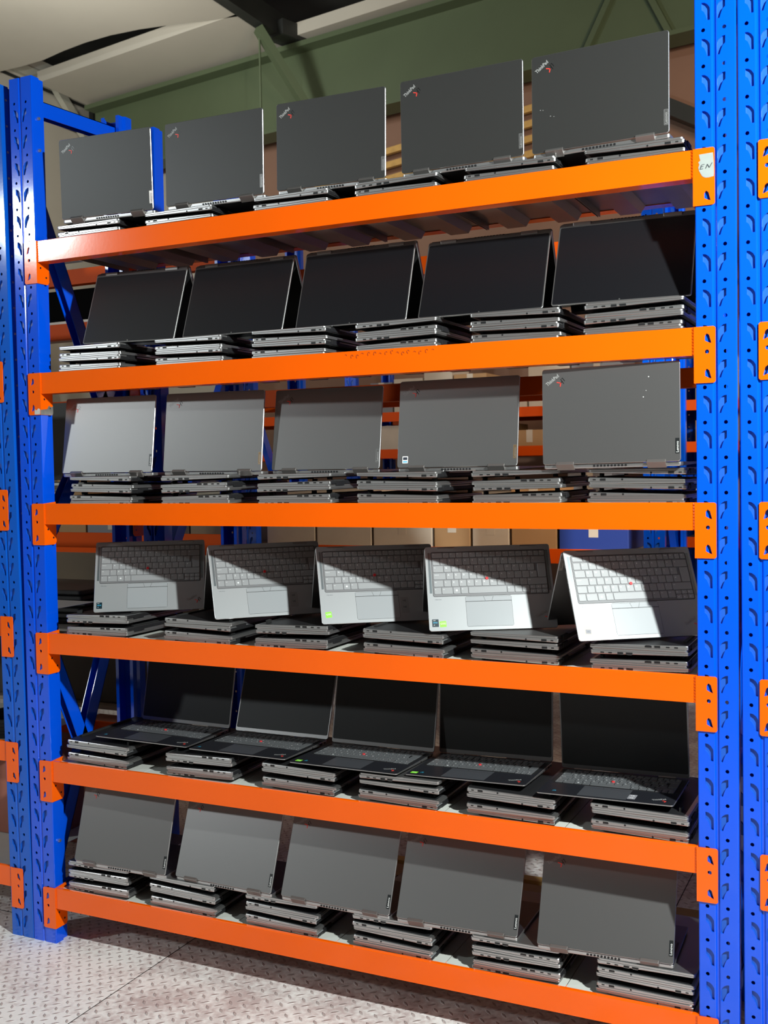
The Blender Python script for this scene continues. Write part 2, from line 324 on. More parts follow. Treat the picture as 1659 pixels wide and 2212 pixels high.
# ---------------------------------------------------------------- racking
UW = 0.085
SLOT = [(0.0, 0.0), (0.006, -0.0008), (0.012, -0.005), (0.0165, -0.012), (0.017, -0.018), (0.017, -0.038), (0.0115, -0.038), (0.0085, -0.028), (0.005, -0.020), (0.0, -0.0155)]
def upright_me(h, ph, holes=True, wid=UW):
    """front at y=0 facing -y, x from 0 to wid, z from 0 to h"""
    k = wid / 0.085; items = []; MS = 0.0465 * k + wid - 0.003
    colx = {0: (0.003, 0.0345 * k), 1: (0.0465 * k, wid - 0.003)}
    hb = []
    rot = RX(R(90)) @ T((0, 0, -0.001))
    for c in (0, 1):
        x0, x1 = colx[c]; cx = (0.0185 if c == 0 else 0.0615) * k
        slot = [((((0.0155 + p[0]) if c == 0 else (0.0635 - p[0])) * k), p[1] - 0.0175) for p in SLOT]
        # one cell = a hole strip above a slot strip; each strip is filled on its own
        hole = curve_me('hole', [[(x0, -0.0100), (x1, -0.0100), (x1, 0.0130), (x0, 0.0130)], circ(cx, 0, 0.0042)], 0.002)
        sx0, sx1 = min(p[0] for p in slot), max(p[0] for p in slot)
        body = curve_me('slot', [[(x0, -0.0620), (x1, -0.0620), (x1, -0.0100), (x0, -0.0100)], slot if c == 0 else slot[::-1]], 0.002)
        z = ph
        while z - 0.062 < 0: z += PITCH
        zlo = z - 0.062
        while z + 0.013 < h:
            items.append((hole, T((0, 0, z)) @ rot, 0)); items.append((body, T((0, 0, z)) @ rot, 0)); hb.append([(x_, z_ + z) for x_, z_ in slot]); z += PITCH
        for lo, hi in ((0, zlo), (z - 0.062, h)):
            items.append((box_me('end', (x0, 0, lo), (x1, 0.002, hi)), Matrix.Identity(4), 0))
    bm = bmesh.new()
    for lp in hb:            # pressed pockets behind every keyhole
        A = [bm.verts.new((x, 0.002, z)) for x, z in lp]; B = [bm.verts.new((x, 0.0058, z)) for x, z in lp]; n = len(lp)
        for i in range(n):
            f = bm.faces.new((A[i], A[(i + 1) % n], B[(i + 1) % n], B[i])); f.material_index = 1
        f = bm.faces.new(B); f.material_index = 1
    def strip(pts):
        for (x0, y0), (x1, y1) in zip(pts, pts[1:]):
            d = Vector((x1 - x0, y1 - y0)); n = Vector((-d.y, d.x)).normalized() * 0.0018
            prism(bm, [(x0, y0), (x1, y1), (x1 + n.x, y1 + n.y), (x0 + n.x, y0 + n.y)], 'z', 0, h)
    strip([(0.0345 * k, 0), (0.0362 * k, 0.0005), (0.0382 * k, 0.0036), (0.0428 * k, 0.0036), (0.0448 * k, 0.0005), (0.0465 * k, 0)])
    strip([(0.0096, 0.055), (0.0196, 0.055)][::-1] + []) ; strip([(0.0078, 0.055), (0.0078, 0.036), (0.0, 0.030), (0.0, 0.003), (0.0003, 0.0015), (0.0013, 0.0004), (0.003, 0.0)])
    strip([(wid - 0.003, 0.0), (wid - 0.0013, 0.0004), (wid - 0.0003, 0.0015), (wid, 0.003), (wid, 0.030), (wid - 0.0078, 0.036), (wid - 0.0078, 0.055)]); strip([(wid - 0.0196, 0.055), (wid - 0.0096, 0.055)][::-1])
    me2 = bm_mesh(bm, 'sides')
    # fix material index for pockets
    out = bmesh.new()
    for me, mx, mi in items:
        n0 = len(out.verts); out.from_mesh(me); out.verts.ensure_lookup_table()
        for v in out.verts[n0:]: v.co = mx @ v.co
    out.from_mesh(me2)
    bmesh.ops.recalc_face_normals(out, faces=out.faces[:])
    return bm_mesh(out, 'upright')
CON_H = 0.12
def conn_me(right, bare=False):
    """connector plate, local origin at inner top corner; front plate spans x -0.042..0 (left post) or 0..0.042"""
    s = 1 if right else -1
    def q(pts): return [(s * x, z) for x, z in pts]
    outer = q([(0.0, 0), (0.038, 0), (0.0405, -0.0015), (0.042, -0.004), (0.042, -0.116), (0.0405, -0.1185), (0.038, -0.12), (0.0, -0.12)])
    D = [(0.020, -0.020), (0.024, -0.0145), (0.029, -0.0185), (0.0335, -0.036), (0.0275, -0.034), (0.020, -0.030)]
    D2 = [(x, z - 0.075) for x, z in D]
    loops = [outer, q(D), q(D2), [(s * 0.0245 + x, -0.0535 + z) for x, z in circ(0, 0, 0.0045)]]
    pl = curve_me('p', loops, 0.003)
    bm = bmesh.new(); tmp = bmesh.new(); tmp.free()
    items = [(pl, T((0, -0.002, 0)) @ RX(R(90)), 0)]
    # side flange: goes back along the post, inside the bay
    x0, x1 = (-0.003, 0.0) if right else (0.0, 0.003)
    prism(bm, [(-0.0035, 0), (0.046, 0.004), (0.046, -0.112), (0.040, -0.120), (-0.0035, -0.12)], 'x', x0, x1)
    fl_ = bm_mesh(bm, 'f'); items.append((fl_, Matrix.Identity(4), 0))
    bm = bmesh.new()      # weld bead
    xw = -0.004 if right else 0.004
    for i in range(9):
        z = -0.004 - i * 0.0065
        bmesh.ops.create_uvsphere(bm, u_segments=6, v_segments=4, radius=0.0022, matrix=T((xw, -0.001, z)) @ Matrix.Diagonal((1.1, 0.7, 1.8, 1)))
    items.append((bm_mesh(bm, 'w'), Matrix.Identity(4), 0))
    bm = bmesh.new()
    for z in (-0.100, -0.075): bmesh.ops.create_cone(bm, cap_ends=True, segments=10, radius1=0.003, radius2=0.003, depth=0.0006, matrix=T((x1 + 0.0002 if not right else x0 - 0.0002, 0.034 if z < -0.09 else 0.012, z)) @ RY(R(90)))
    items.append((bm_mesh(bm, 'h'), Matrix.Identity(4), 2))
    if bare:
        bm = bmesh.new(); prism(bm, [(-0.020, -0.1185), (-0.020, -0.103), (-0.012, -0.107), (-0.006, -0.101), (0.0008, -0.104), (0.0008, -0.1185)], 'y', -0.0040, -0.0034)
        prism(bm, [(-0.004, -0.1195), (0.044, -0.1195), (0.0462, -0.112), (0.0462, -0.094), (0.038, -0.097), (0.030, -0.092), (0.022, -0.103), (0.010, -0.104), (-0.004, -0.106)], 'x', 0.0030, 0.0035)
        items.append((bm_mesh(bm, 'b'), Matrix.Identity(4), 1))
    return join('connector', items)
CONL = conn_me(False); CONR = conn_me(True); CONLB = conn_me(False, True)
for me in (CONL, CONR, CONLB):
    for m in (ORANGE, STEEL, PORT): me.materials.append(m)
CONL2 = CONL.copy(); CONR2 = CONR.copy()
def beam_me(L_, depth=0.04, flip=False, hh=0.06):
    bm = bmesh.new(); s = -1 if flip else 1
    pts = [(0, -hh), (s * depth, -hh), (s * depth, -0.0095), (s * 0.0115, -0.0095), (s * 0.0115, -0.0015), (s * 0.010, 0), (s * 0.0012, 0), (0, -0.0015)]
    prism(bm, pts, 'x', 0, L_)
    bmesh.ops.recalc_face_normals(bm, faces=bm.faces[:])
    return bm_mesh(bm, 'beam')
def make_beam(root, x0, x1, y, z, m=ORANGE, conn=True, flip=False, bare=False, hr=0.02):
    b = link('beam', beam_me(x1 - x0 - 0.006, flip=flip, hh=hr if flip else 0.06), root, m, rp(x0 + 0.003, y, z))
    if conn:
        for right in (False, True):
            me = CONR if right else (CONLB if bare else CONL)
            c = link('connector', me, b, None, (T((x1 - x0 - 0.003 if right else -0.003, 0, 0)) @ (Matrix.Diagonal((1, -1, 1, 1)) if flip else Matrix.Identity(4))))
            if bare and not right: c['label'] = 'chipped connector with bare steel lower edge'
    return b
UP = upright_me(2.507, 0.036); 
for m in (BLUE, BLUEIN): UP.materials.append(m)
rack = empty('storage_rack', T((W / 2, 0.22, 0)))
tag(rack, 'large blue and orange steel rack in front holding all the grey laptops', 'rack')
def pl(root, mtx): return root.matrix_world.inverted() @ mtx
RI = Matrix.Translation((-W / 2, -0.22, 0))
def rp(x, y, z=0): return RI @ T((x, y, z))
UPR = upright_me(2.95, 0.036)
for m in (BLUE, BLUEIN): UPR.materials.append(m)
link('upright', UP, rack, None, rp(-0.0855, 0)); link('upright', UP, rack, None, rp(-0.0005, 0.445) @ RZ(R(180)))
link('upright', UPR, rack, None, rp(W + 0.0005, 0)); link('upright', UPR, rack, None, rp(W + 0.0855, 0.445) @ RZ(R(180)))
def brace(root, p, q, w_=0.022):
    bm = bmesh.new(); a = Vector(p); b = Vector(q); d = b - a; ang = math.atan2(d.z, d.y); L_ = d.length
    mm = RX(ang)
    for lo, hi in (((-0.014, 0, -w_), (-0.012, L_, w_)), ((0.012, 0, -w_), (0.014, L_, w_)), ((-0.014, 0, w_ - 0.002), (0.014, L_, w_))): add_box(bm, lo, hi, 0, mm)
    for t_ in (0.03, L_ - 0.03):
        bmesh.ops.create_cone(bm, cap_ends=True, segments=8, radius1=0.005, radius2=0.005, depth=0.034, matrix=mm @ T((0, t_, 0)) @ RY(R(90)))
    return link('brace', bm_mesh(bm, 'brace'), root, BLUE, rp(*p))
for xx in (-0.040, W + 0.04):
    for p, q in (((0.012, 2.432), (0.432, 2.452)), ((0.030, 2.20), (0.41, 1.38)), ((0.41, 1.74), (0.03, 1.16)), ((0.41, 1.115), (0.03, 0.19)), ((0.03, 0.90), (0.36, 0.12)), ((0.012, 0.13), (0.43, 0.13))):
        brace(rack, (xx, p[0], p[1]), (xx, q[0], q[1]))
bm = bmesh.new()
for z in (2.30, 0.30, 2.39): bmesh.ops.create_cone(bm, cap_ends=True, segments=6, radius1=0.0055, radius2=0.0045, depth=0.006, matrix=T((0.003, 0.022, z)) @ RY(R(90)))
link('bolts', bm_mesh(bm, 'bolts'), rack, ZINC, rp(0, 0))
for i, z in enumerate(ZS):
    make_beam(rack, 0, W, 0.0, z, bare=(i == 1)); make_beam(rack, 0, W, 0.445, z, flip=True, hr=0.012 if i == 0 else 0.022)
    deck_bm = None
def deck_me(wd):
    bm = bmesh.new(); y0, y1 = 0.012, 0.433
    add_box(bm, (0.001, y0, -0.0009), (wd - 0.001, y1, 0), 0)
    for cx in (wd * 0.27, wd * 0.73):
        pts = [(cx - 0.038, -0.001), (cx - 0.026, -0.020), (cx + 0.026, -0.020), (cx + 0.038, -0.001)]
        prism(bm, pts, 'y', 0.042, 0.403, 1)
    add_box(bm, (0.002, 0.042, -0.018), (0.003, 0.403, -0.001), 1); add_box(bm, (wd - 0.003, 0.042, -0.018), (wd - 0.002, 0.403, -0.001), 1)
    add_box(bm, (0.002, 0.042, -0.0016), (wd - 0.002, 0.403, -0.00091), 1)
    return bm_mesh(bm, 'shelf_panel')
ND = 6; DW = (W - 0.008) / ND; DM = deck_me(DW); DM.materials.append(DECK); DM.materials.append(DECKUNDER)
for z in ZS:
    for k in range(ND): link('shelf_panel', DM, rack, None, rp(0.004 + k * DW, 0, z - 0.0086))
# paper label with EN on the top right connector
bm = bmesh.new(); poly = [(0.010, -0.013), (0.0385, -0.012), (0.0400, -0.030), (0.0405, -0.052), (0.0400, -0.0615), (0.030, -0.063), (0.022, -0.0625), (0.0165, -0.059), (0.0125, -0.052), (0.0100, -0.047), (0.0085, -0.040), (0.0105, -0.034), (0.0085, -0.029), (0.0125, -0.026), (0.0110, -0.019)]
prism(bm, poly, 'y', -0.0042, -0.0036)
lab = link('paper_label', bm_mesh(bm, 'paper_label'), rack, PAPER, rp(W, 0, ZS[0]))
bm = bmesh.new()
def ink(a, b, w_=0.00085): stick(bm, (a[0], -0.0046, a[1]), (b[0], -0.0046, b[1]), w_, 0.0003)
E0 = (0.0125, -0.045)
for a, b in (((0.0125, -0.0440), (0.0155, -0.0355)), ((0.0155, -0.0355), (0.0215, -0.0345)), ((0.0140, -0.0395), (0.0190, -0.0388)), ((0.0125, -0.0440), (0.0185, -0.0436)),
             ((0.0240, -0.0435), (0.0275, -0.0350)), ((0.0275, -0.0350), (0.0315, -0.0425)), ((0.0315, -0.0425), (0.0372, -0.0330))): ink(a, b)
link('handwriting', bm_mesh(bm, 'handwriting'), lab, INK)
# worn Arabic-like painted marks and scuffs on the second beam
bm = bmesh.new()
rr = random.Random(3)
for i in range(16):
    x = 0.99 + i * 0.0155 + rr.uniform(-.002, .002); z = ZS[1] - 0.012 + rr.uniform(-.003, .003)
    pr = None
    for k in range(5):
        a = k / 4 * (3.9 if i % 3 else 2.2) + rr.uniform(0, .6); p = (x + 0.0035 * math.cos(a), z + 0.0045 * math.sin(a))
        if pr: stick(bm, (pr[0], -0.0004, pr[1]), (p[0], -0.0004, p[1]), 0.00045, 0.0003)
        pr = p
link('handwriting', bm_mesh(bm, 'handwriting'), rack, mat('rusty_ink', (0.20, 0.04, 0.005), 0.6), rp(0, 0))

# neighbours on both sides
nl = empty('storage_rack', T((-0.125, 0.0, 0.0)))
tag(nl, 'blue and orange rack cropped at the left edge beside the laptop rack', 'rack')
UN = upright_me(2.50, 0.008)
for m in (BLUEOLD, BLUEIN): UN.materials.append(m)
lean = RY(R(-0.72))
link('upright', UN, nl, None, T((-0.0465, 0.0, 0.0)) @ lean)
bm = bmesh.new()
for k in range(33):
    z = 0.06 + k * 0.075; bmesh.ops.create_cone(bm, cap_ends=True, segments=8, radius1=0.0038, radius2=0.0038, depth=0.0008, matrix=T((0.0856, 0.020, z)) @ RY(R(90)))
link('bolts', bm_mesh(bm, 'bolts'), nl, ZINC, T((-0.0465, 0.0, 0.0)) @ lean)
bm = bmesh.new(); stick(bm, (0, 0.03, 2.36), (0, 0.14, 2.365), 0.02, 0.014); stick(bm, (0, 0.03, 2.27), (0, 0.12, 2.05), 0.014, 0.022)
link('brace', bm_mesh(bm, 'brace'), nl, BLUE, T((-0.02, 0.0, 0.0)))
NLZ = [1.331, 0.957, 0.583, 0.205]
for z in NLZ + [1.706, 2.08]:
    xe = -0.042 - (z - 0.2) * 0.0125 + 0.0
    b = link('beam', beam_me(1.5), nl, ORANGE, T((xe - 1.5 + 0.001, 0, z)))
    link('connector', CONR, b, None, T((1.503, 0, 0)))
    link('shelf_panel', box_me('shelf_panel', (0, 0.012, -0.001), (1.49, 0.43, 0)), nl, DECK, T((xe - 1.5, 0, z - 0.0086)))
nr = empty('storage_rack', T((1.968, 0.0, 0.0)))
tag(nr, 'blue rack post with orange connectors cropped at the right edge', 'rack')
UN2 = upright_me(2.95, 0.034)
for m in (BLUE, BLUEIN): UN2.materials.append(m)
link('upright', UN2, nr, None, T((-0.0400, 0.0, 0.0)) @ RY(R(-0.20)))
NRX = 1.962
for z in [zz + 0.001 for zz in ZS]:
    b = link('beam', beam_me(1.9), nr, ORANGE, T((0.038, 0, z)))
    link('shelf_panel', box_me('shelf_panel', (0, 0.012, -0.002), (1.9, 0.43, 0)), nr, DECK, T((0.055, 0, z - 0.0088)))  # unseen shelves added to block the work lamp from the floor behind
    link('connector', CONL, b, None, T((-0.003, 0, 0)))

# ---------------------------------------------------------------- laptops
LW, LD, BT, LT = 0.314, 0.2215, 0.0098, 0.0048
HD = LD / 2
def rrect(w_, d, r, n=4, y0=0.0):
    pts = []
    for cx, cy, a0 in ((w_ / 2 - r, d / 2 - r, 0), (-w_ / 2 + r, d / 2 - r, 90), (-w_ / 2 + r, -d / 2 + r, 180), (w_ / 2 - r, -d / 2 + r, 270)):
        for k in range(n + 1):
            a = R(a0 + 90 * k / n); pts.append((cx + r * math.cos(a), cy + r * math.sin(a) + y0))
    return pts
def slab(name, rings, mi_bottom=0, mi_side=0, mi_top=0):
    """rings: list of (points, zfunc) from bottom to top"""
    bm = bmesh.new(); V = []
    for pts, zf in rings: V.append([bm.verts.new((x, y, zf(x, y))) for x, y in pts])
    n = len(V[0])
    f = bm.faces.new(V[0][::-1]); f.material_index = mi_bottom; f = bm.faces.new(V[-1]); f.material_index = mi_top
    for k, (A, B) in enumerate(zip(V, V[1:])):
        for i in range(n):
            f = bm.faces.new((A[i], A[(i + 1) % n], B[(i + 1) % n], B[i])); f.material_index = mi_side
    return bm_mesh(bm, name)
def base_me(name, m_deck):
    zb = lambda x, y: 0.0004 + (HD - y) / LD * 0.0056
    def sh(w_, d, r, front=0.0):
        out = []
        for x, y in rrect(w_, d, r): out.append((x, y + (front if y < 0 else 0)))
        return out
    rings = [(sh(LW - 0.006, LD - 0.006, 0.006, 0.006), zb), (sh(LW - 0.002, LD - 0.003, 0.006, 0.003), lambda x, y: zb(x, y) + 0.0006), (sh(LW, LD - 0.0008, 0.006, 0.001), lambda x, y: min(max(zb(x, y) + 0.0013, 0.0030), 0.0071)),
             (sh(LW, LD, 0.006), lambda x, y: BT - 0.0022), (sh(LW, LD, 0.006), lambda x, y: BT - 0.0006), (sh(LW - 0.0012, LD - 0.0012, 0.0055), lambda x, y: BT)]
    me = slab(name, rings, 1, 0, 2)
    for m in (SIDE, DARKB, m_deck): me.materials.append(m)
    return me
BASEC = base_me('base', DECKG)
for _p in BASEC.polygons:
    if _p.center.y > HD - 0.0035 and abs(_p.normal.y) > 0.6: _p.material_index = 1  # rear edge darkened, shade put into its colour
BASEG = base_me('base', DECKG); BASEB = base_me('base', DECKB)
def lid_me(name):
    """lid frame: hinge edge at y=0, far edge y=-LD+0.002, mid thickness z=0, screen side -z"""
    D_ = LD - 0.003; h = LT / 2; y0 = -D_ / 2
    rings = [(rrect(LW - 0.0012, D_ - 0.0012, 0.0055, 4, y0), lambda x, y: -h), (rrect(LW, D_, 0.006, 4, y0), lambda x, y: -h + 0.0006), (rrect(LW, D_, 0.006, 4, y0), lambda x, y: h - 0.0010), (rrect(LW - 0.0018, D_ - 0.0018, 0.0055, 4, y0), lambda x, y: h)]
    me = slab(name, rings, 0, 1, 0); me.materials.append(GREY); me.materials.append(SIDE); return me
LIDM = lid_me('lid')
LIDL = LD - 0.003
LIDS = with_mats(LIDM, (GREYS, SIDE))
def port_me(w_, h, kind='box'):
    """port facing -y in local; rim + cavity"""
    bm = bmesh.new()
    if kind == 'round':
        bmesh.ops.create_cone(bm, cap_ends=True, segments=14, radius1=w_ / 2 + 0.0006, radius2=w_ / 2 + 0.0006, depth=0.0006, matrix=RX(R(90)))
        n0 = len(bm.faces)
        bmesh.ops.create_cone(bm, cap_ends=True, segments=14, radius1=w_ / 2, radius2=w_ / 2, depth=0.0009, matrix=RX(R(90))); bm.faces.ensure_lookup_table()
        for f in bm.faces[n0:]: f.material_index = 1
    else:
        r = h / 2 - 0.0001 if kind == 'pill' else 0.0005
        for k, (e, dd) in enumerate(((0.0006, 0.0003), (0.0, 0.00045))):
            pts = rrect(w_ + 2 * e, h + 2 * e, r + e * 0.9, 3)
            if kind == 'hdmi': pts = [(-w_ / 2 - e, h / 2 + e), (w_ / 2 + e, h / 2 + e), (w_ / 2 + e, -h / 4), (w_ / 3, -h / 2 - e), (-w_ / 3, -h / 2 - e), (-w_ / 2 - e, -h / 4)]
            prism(bm, pts, 'y', -dd, dd, k)
    me = bm_mesh(bm, 'port'); me.materials.append(RIM); me.materials.append(PORT); return me
P_USB = port_me(0.0128, 0.0050); P_C = port_me(0.0085, 0.0028, 'pill'); P_HD = port_me(0.0148, 0.0050, 'hdmi'); P_J = port_me(0.0034, 0.0034, 'round'); P_LK = port_me(0.0066, 0.0026)
# (name, mesh, distance from the hinge edge)
SIDES = {'L': [('usb_c_port', P_C, 0.028), ('usb_c_port', P_C, 0.046), ('usb_port', P_USB, 0.069), ('hdmi_port', P_HD, 0.089)],
         'R': [('lock_slot', P_LK, 0.0165), ('usb_port', P_USB, 0.036), ('audio_jack', P_J, 0.080), ('power_button', P_LK, 0.143)]}
PB = box_me('power_button', (-0.004, -0.0005, -0.0012), (0.004, 0.0003, 0.0012)); PB.materials.append(SIDE)
def add_ports(base, side):
    x = -LW / 2 if side == 'L' else LW / 2
    for nm, me, d in SIDES[side]:
        if nm == 'power_button': me = PB
        z = 0.0055 if d < 0.1 else 0.0068
        o = link(nm, me, base, None, T((x, HD - d, z)) @ RZ(R(-90 if side == 'L' else 90)))
FOOT = box_me('rubber_foot', (-0.115, -0.004, -1), (0.115, 0.004, 0)); FOOT.materials.append(RUBBER)
FOOTS = box_me('rubber_foot', (-0.010, -0.003, -1), (0.010, 0.003, 0)); FOOTS.materials.append(RUBBER)
def add_feet(base, g):
    link('rubber_foot', FOOT, base, None, T((0, HD - 0.016, 0.0008)) @ Matrix.Diagonal((1, 1, g + 0.0008, 1)))
    for s in (-1, 1): link('rubber_foot', FOOTS, base, None, T((s * 0.12, -HD + 0.022, 0.0056)) @ Matrix.Diagonal((1, 1, g + 0.0056, 1)))
HG = box_me('hinge', (-0.021, -0.0042, -0.0098), (0.021, 0.0042, 0.0098), 0.0012); HG.materials.append(CHROME)
VENT = bmesh.new()
for k in range(10): prism(VENT, rrect(0.0050, 0.0042, 0.0012, 2), 'y', -0.0006, 0.0001); [setattr(v.co, 'x', v.co.x + k * 0.0078) for v in VENT.verts[-2 * 12:]]
VENT.free()
bm = bmesh.new()
for k in range(10):
    n0 = len(bm.verts); prism(bm, rrect(0.0052, 0.0046, 0.0014, 2), 'y', -0.0002, 0.0006); bm.verts.ensure_lookup_table()
    for v in bm.verts[n0:]: v.co.x += k * 0.0080
VENTM = bm_mesh(bm, 'vent'); VENTM.materials.append(PORT)
XH = 0.104
def hinge_pose(phi):
    """link matrix and lid matrix in laptop coordinates for opening angle phi"""
    P1 = Vector((0, HD - 0.0035, 0.0052)); Lk = 0.0078
    lk = T(P1) @ RX(-phi / 2)
    lidm = lk @ T((0, 0.0, Lk)) @ RX(-phi / 2)
    if phi == 0: lidm = T((0, HD - 0.0035, BT + 0.0004 + LT / 2))
    return lk @ T((0, 0.0015 if phi else 0, Lk / 2)), lidm
def text_block(s, size, mx, align='LEFT', shear=0.0): return (text_me(s, size, 0.00008, align, shear), mx, 0)
# logo on lids and palm rests; local: origin at the text start, x along reading direction
_l = text_me('ThinkPad', 0.0115, 0.00012, bold=0.00022)
_wd = max(v.co.x for v in _l.vertices) - min(v.co.x for v in _l.vertices)
bm = bmesh.new()
stick(bm, (0.0313, 0.0145, 0.0), (0.0390, 0.0039, 0.0), 0.0007, 0.0002); stick(bm, (0.0322, 0.0058, 0), (0.0352, 0.0100, 0), 0.0007, 0.0002); stick(bm, (0.0355, 0.0175, 0), (0.0412, 0.0098, 0), 0.0007, 0.0002); stick(bm, (0.0338, 0.0150, 0), (0.0355, 0.0175, 0), 0.0006, 0.0002)
_x = bm_mesh(bm, 'x')
bm = bmesh.new(); stick(bm, (0.0223, 0.0079, 0.0001), (0.0325, 0.0055, 0.0001), 0.0010, 0.0002); stick(bm, (0.0320, 0.0064, 0.0001), (0.0302, -0.0022, 0.0001), 0.0010, 0.0002)
_c = bm_mesh(bm, 'c')
LOGOM = join('logo', [(_l, RZ(R(36.7)) @ Matrix.Diagonal((0.0350 / _wd, 1, 1, 1)), 0), (_x, Matrix.Identity(4), 1), (_c, Matrix.Identity(4), 2)])
for m in (LOGO, LOGOD, REDL): LOGOM.materials.append(m)
LOGOF = with_mats(LOGOM, (mat('faded_logo_print', (0.26, 0.26, 0.255), 0.4, 0.3), LOGOD, REDL))
def badge_me(style):
    bm = bmesh.new(); add_box(bm, (0, 0, 0), (0.0335, 0.0085, 0.0003), 0)
    pl_ = bm_mesh(bm, 'plate'); tx = text_me('Lenovo', 0.0082, 0.00008)
    fr = bmesh.new()
    for lo, hi in (((0, 0.0082, 0.0003), (0.0335, 0.0085, 0.0004)), ((0, 0, 0.0003), (0.0335, 0.0003, 0.0004)), ((0, 0, 0.0003), (0.0003, 0.0085, 0.0004)), ((0.0332, 0, 0.0003), (0.0335, 0.0085, 0.0004))): add_box(fr, lo, hi)
    me = join('badge', [(pl_, Matrix.Identity(4), 0), (tx, T((0.0022, 0.0016, 0.0004)) @ Matrix.Diagonal((1.0, 0.95, 1, 1)), 1), (bm_mesh(fr, 'fr'), Matrix.Identity(4), 2 if style != 'dark' else 0)])
    for m in {'dark': (TAGD, WHITE, TAGD), 'plain': (GREY, LOGO, LOGO), 'silver': (TAGS, TAGD, TAGS), 'bronze': (TAGB, TAGS, TAGS)}[style]: me.materials.append(m)
    return me
BADGE = {s: badge_me(s) for s in ('dark', 'plain', 'silver', 'bronze')}
SCR = slab('screen', [(rrect(LW - 0.006, LIDL - 0.013, 0.004, 4, -(LIDL + 0.008) / 2), lambda x, y: -0.0003), (rrect(LW - 0.006, LIDL - 0.013, 0.004, 4, -(LIDL + 0.008) / 2), lambda x, y: 0.0003)])
SCR.materials.append(GLASS)
SCRM = with_mats(SCR, (GLASSM,))
DOT = bmesh.new(); bmesh.ops.create_cone(DOT, cap_ends=True, segments=12, radius1=0.0016, radius2=0.0016, depth=0.0004); DOT = bm_mesh(DOT, 'webcam'); DOT.materials.append(RIM)

# keyboard keys: (x0, x1, y0, y1) in mm from the left edge and from the hinge edge
KB = []
def krow(y0, y1, x, ws, names):
    for w_, nm in zip(ws, names):
        KB.append((x + 0.9, x + w_ - 0.9, y0, y1, nm)); x += w_
krow(17.5, 29.5, 17, [27] + [16.6] * 12 + [14.2] * 4, ['Esc'] + ['F%d' % i for i in range(1, 13)] + ['Home', 'End', 'Ins', 'Del'])
krow(33, 50, 17, [19] * 13 + [36.0], list('`1234567890-=') + ['<'])
krow(52.2, 69.2, 17, [27] + [19] * 12, ['Tab'] + list('QWERTYUIOP[]'))
krow(71.4, 88.4, 17, [32] + [19] * 12, ['CapsLock'] + list("ASDFGHJKL;'#"))
KB.append((278.8, 299.1, 52.2, 88.4, ''))
krow(90.6, 107.6, 17, [25] + [19] * 11 + [49], ['Shift'] + list('\\ZXCVBNM,./') + ['Shift'])
krow(109.8, 126.8, 17, [19, 28, 19, 19, 96, 19, 19, 19], ['Fn', 'Ctrl', '', 'Alt', '', 'Alt', 'Prt', 'Ctrl'])
for k, (a, b) in enumerate((('P', 'h'), ('^', 'm'), ('P', 'h'))):
    x = 256 + k * 14.6
    KB.append((x + 0.7, x + 13.9, 109.8, 118.6, 'Pg' if k != 1 else '^')); KB.append((x + 0.7, x + 13.9, 120.2, 130.0, '<' if k == 0 else ('v' if k == 1 else '>')))
_keycache = {}
def key_me(w_, d, km):
    k = (round(w_, 1), round(d, 1), km.name)
    if k not in _keycache:
        w2, d2 = w_ / 2000, d / 2000; r = 0.0018
        def shp(e, fr=0.0):
            out = []
            for x, y in rrect(w2 * 2 - 2 * e, d2 * 2 - 2 * e, r, 3):
                if y < -d2 * 0.6: y -= fr * (1 - (x / w2) ** 2)
                out.append((x, y))
            return out
        me = slab('key', [(shp(0), lambda x, y: 0.0), (shp(0), lambda x, y: 0.0009), (shp(0.0005), lambda x, y: 0.0013)]); me.materials.append(km); _keycache[k] = me
    return _keycache[k]
_leg = []
for x0, x1, y0, y1, nm in KB:
    if nm:
        s = 0.0058 if len(nm) == 1 else 0.0028
        dx = 0.0022 if len(nm) > 1 else 0.0035
        _leg.append((text_me(nm, s, 0.00005), T((-LW / 2 + x0 / 1000 + dx, HD - y0 / 1000 - (0.0075 if len(nm) == 1 else 0.0058 if y1 - y0 > 12 else 0.0045), BT + 0.00142)), 0))
bm = bmesh.new()           # window mark on the key left of Alt
for a in (0, 1):
    for b in (0, 1): add_box(bm, (a * 0.0023, b * 0.0023, 0), (a * 0.0023 + 0.0020, b * 0.0023 + 0.0020, 0.0001))
_leg.append((bm_mesh(bm, 'w'), T((-LW / 2 + 0.0710, HD - 0.1205, BT + 0.00142)), 0))
LEGM = join('key_legends', _leg); LEGM.materials.append(LEGEND)
WELLM = slab('keyboard', [(rrect(0.2855, 0.1165, 0.003, 3), lambda x, y: 0.0), (rrect(0.2855, 0.1165, 0.003, 3), lambda x, y: 0.00015)])
RIMK = bmesh.new()
for e in (0,):
    pts = rrect(0.2875, 0.1185, 0.004, 3); pin = rrect(0.2855, 0.1165, 0.003, 3)
    A = [RIMK.verts.new((x, y, 0.0)) for x, y in pts]; B = [RIMK.verts.new((x, y, 0.0004)) for x, y in pts]; Cc = [RIMK.verts.new((x, y, 0.0004)) for x, y in pin]; n = len(A)
    for i in range(n):
        RIMK.faces.new((A[i], A[(i + 1) % n], B[(i + 1) % n], B[i])); RIMK.faces.new((B[i], B[(i + 1) % n], Cc[(i + 1) % n], Cc[i]))
RIMKM = bm_mesh(RIMK, 'keyboard_rim')
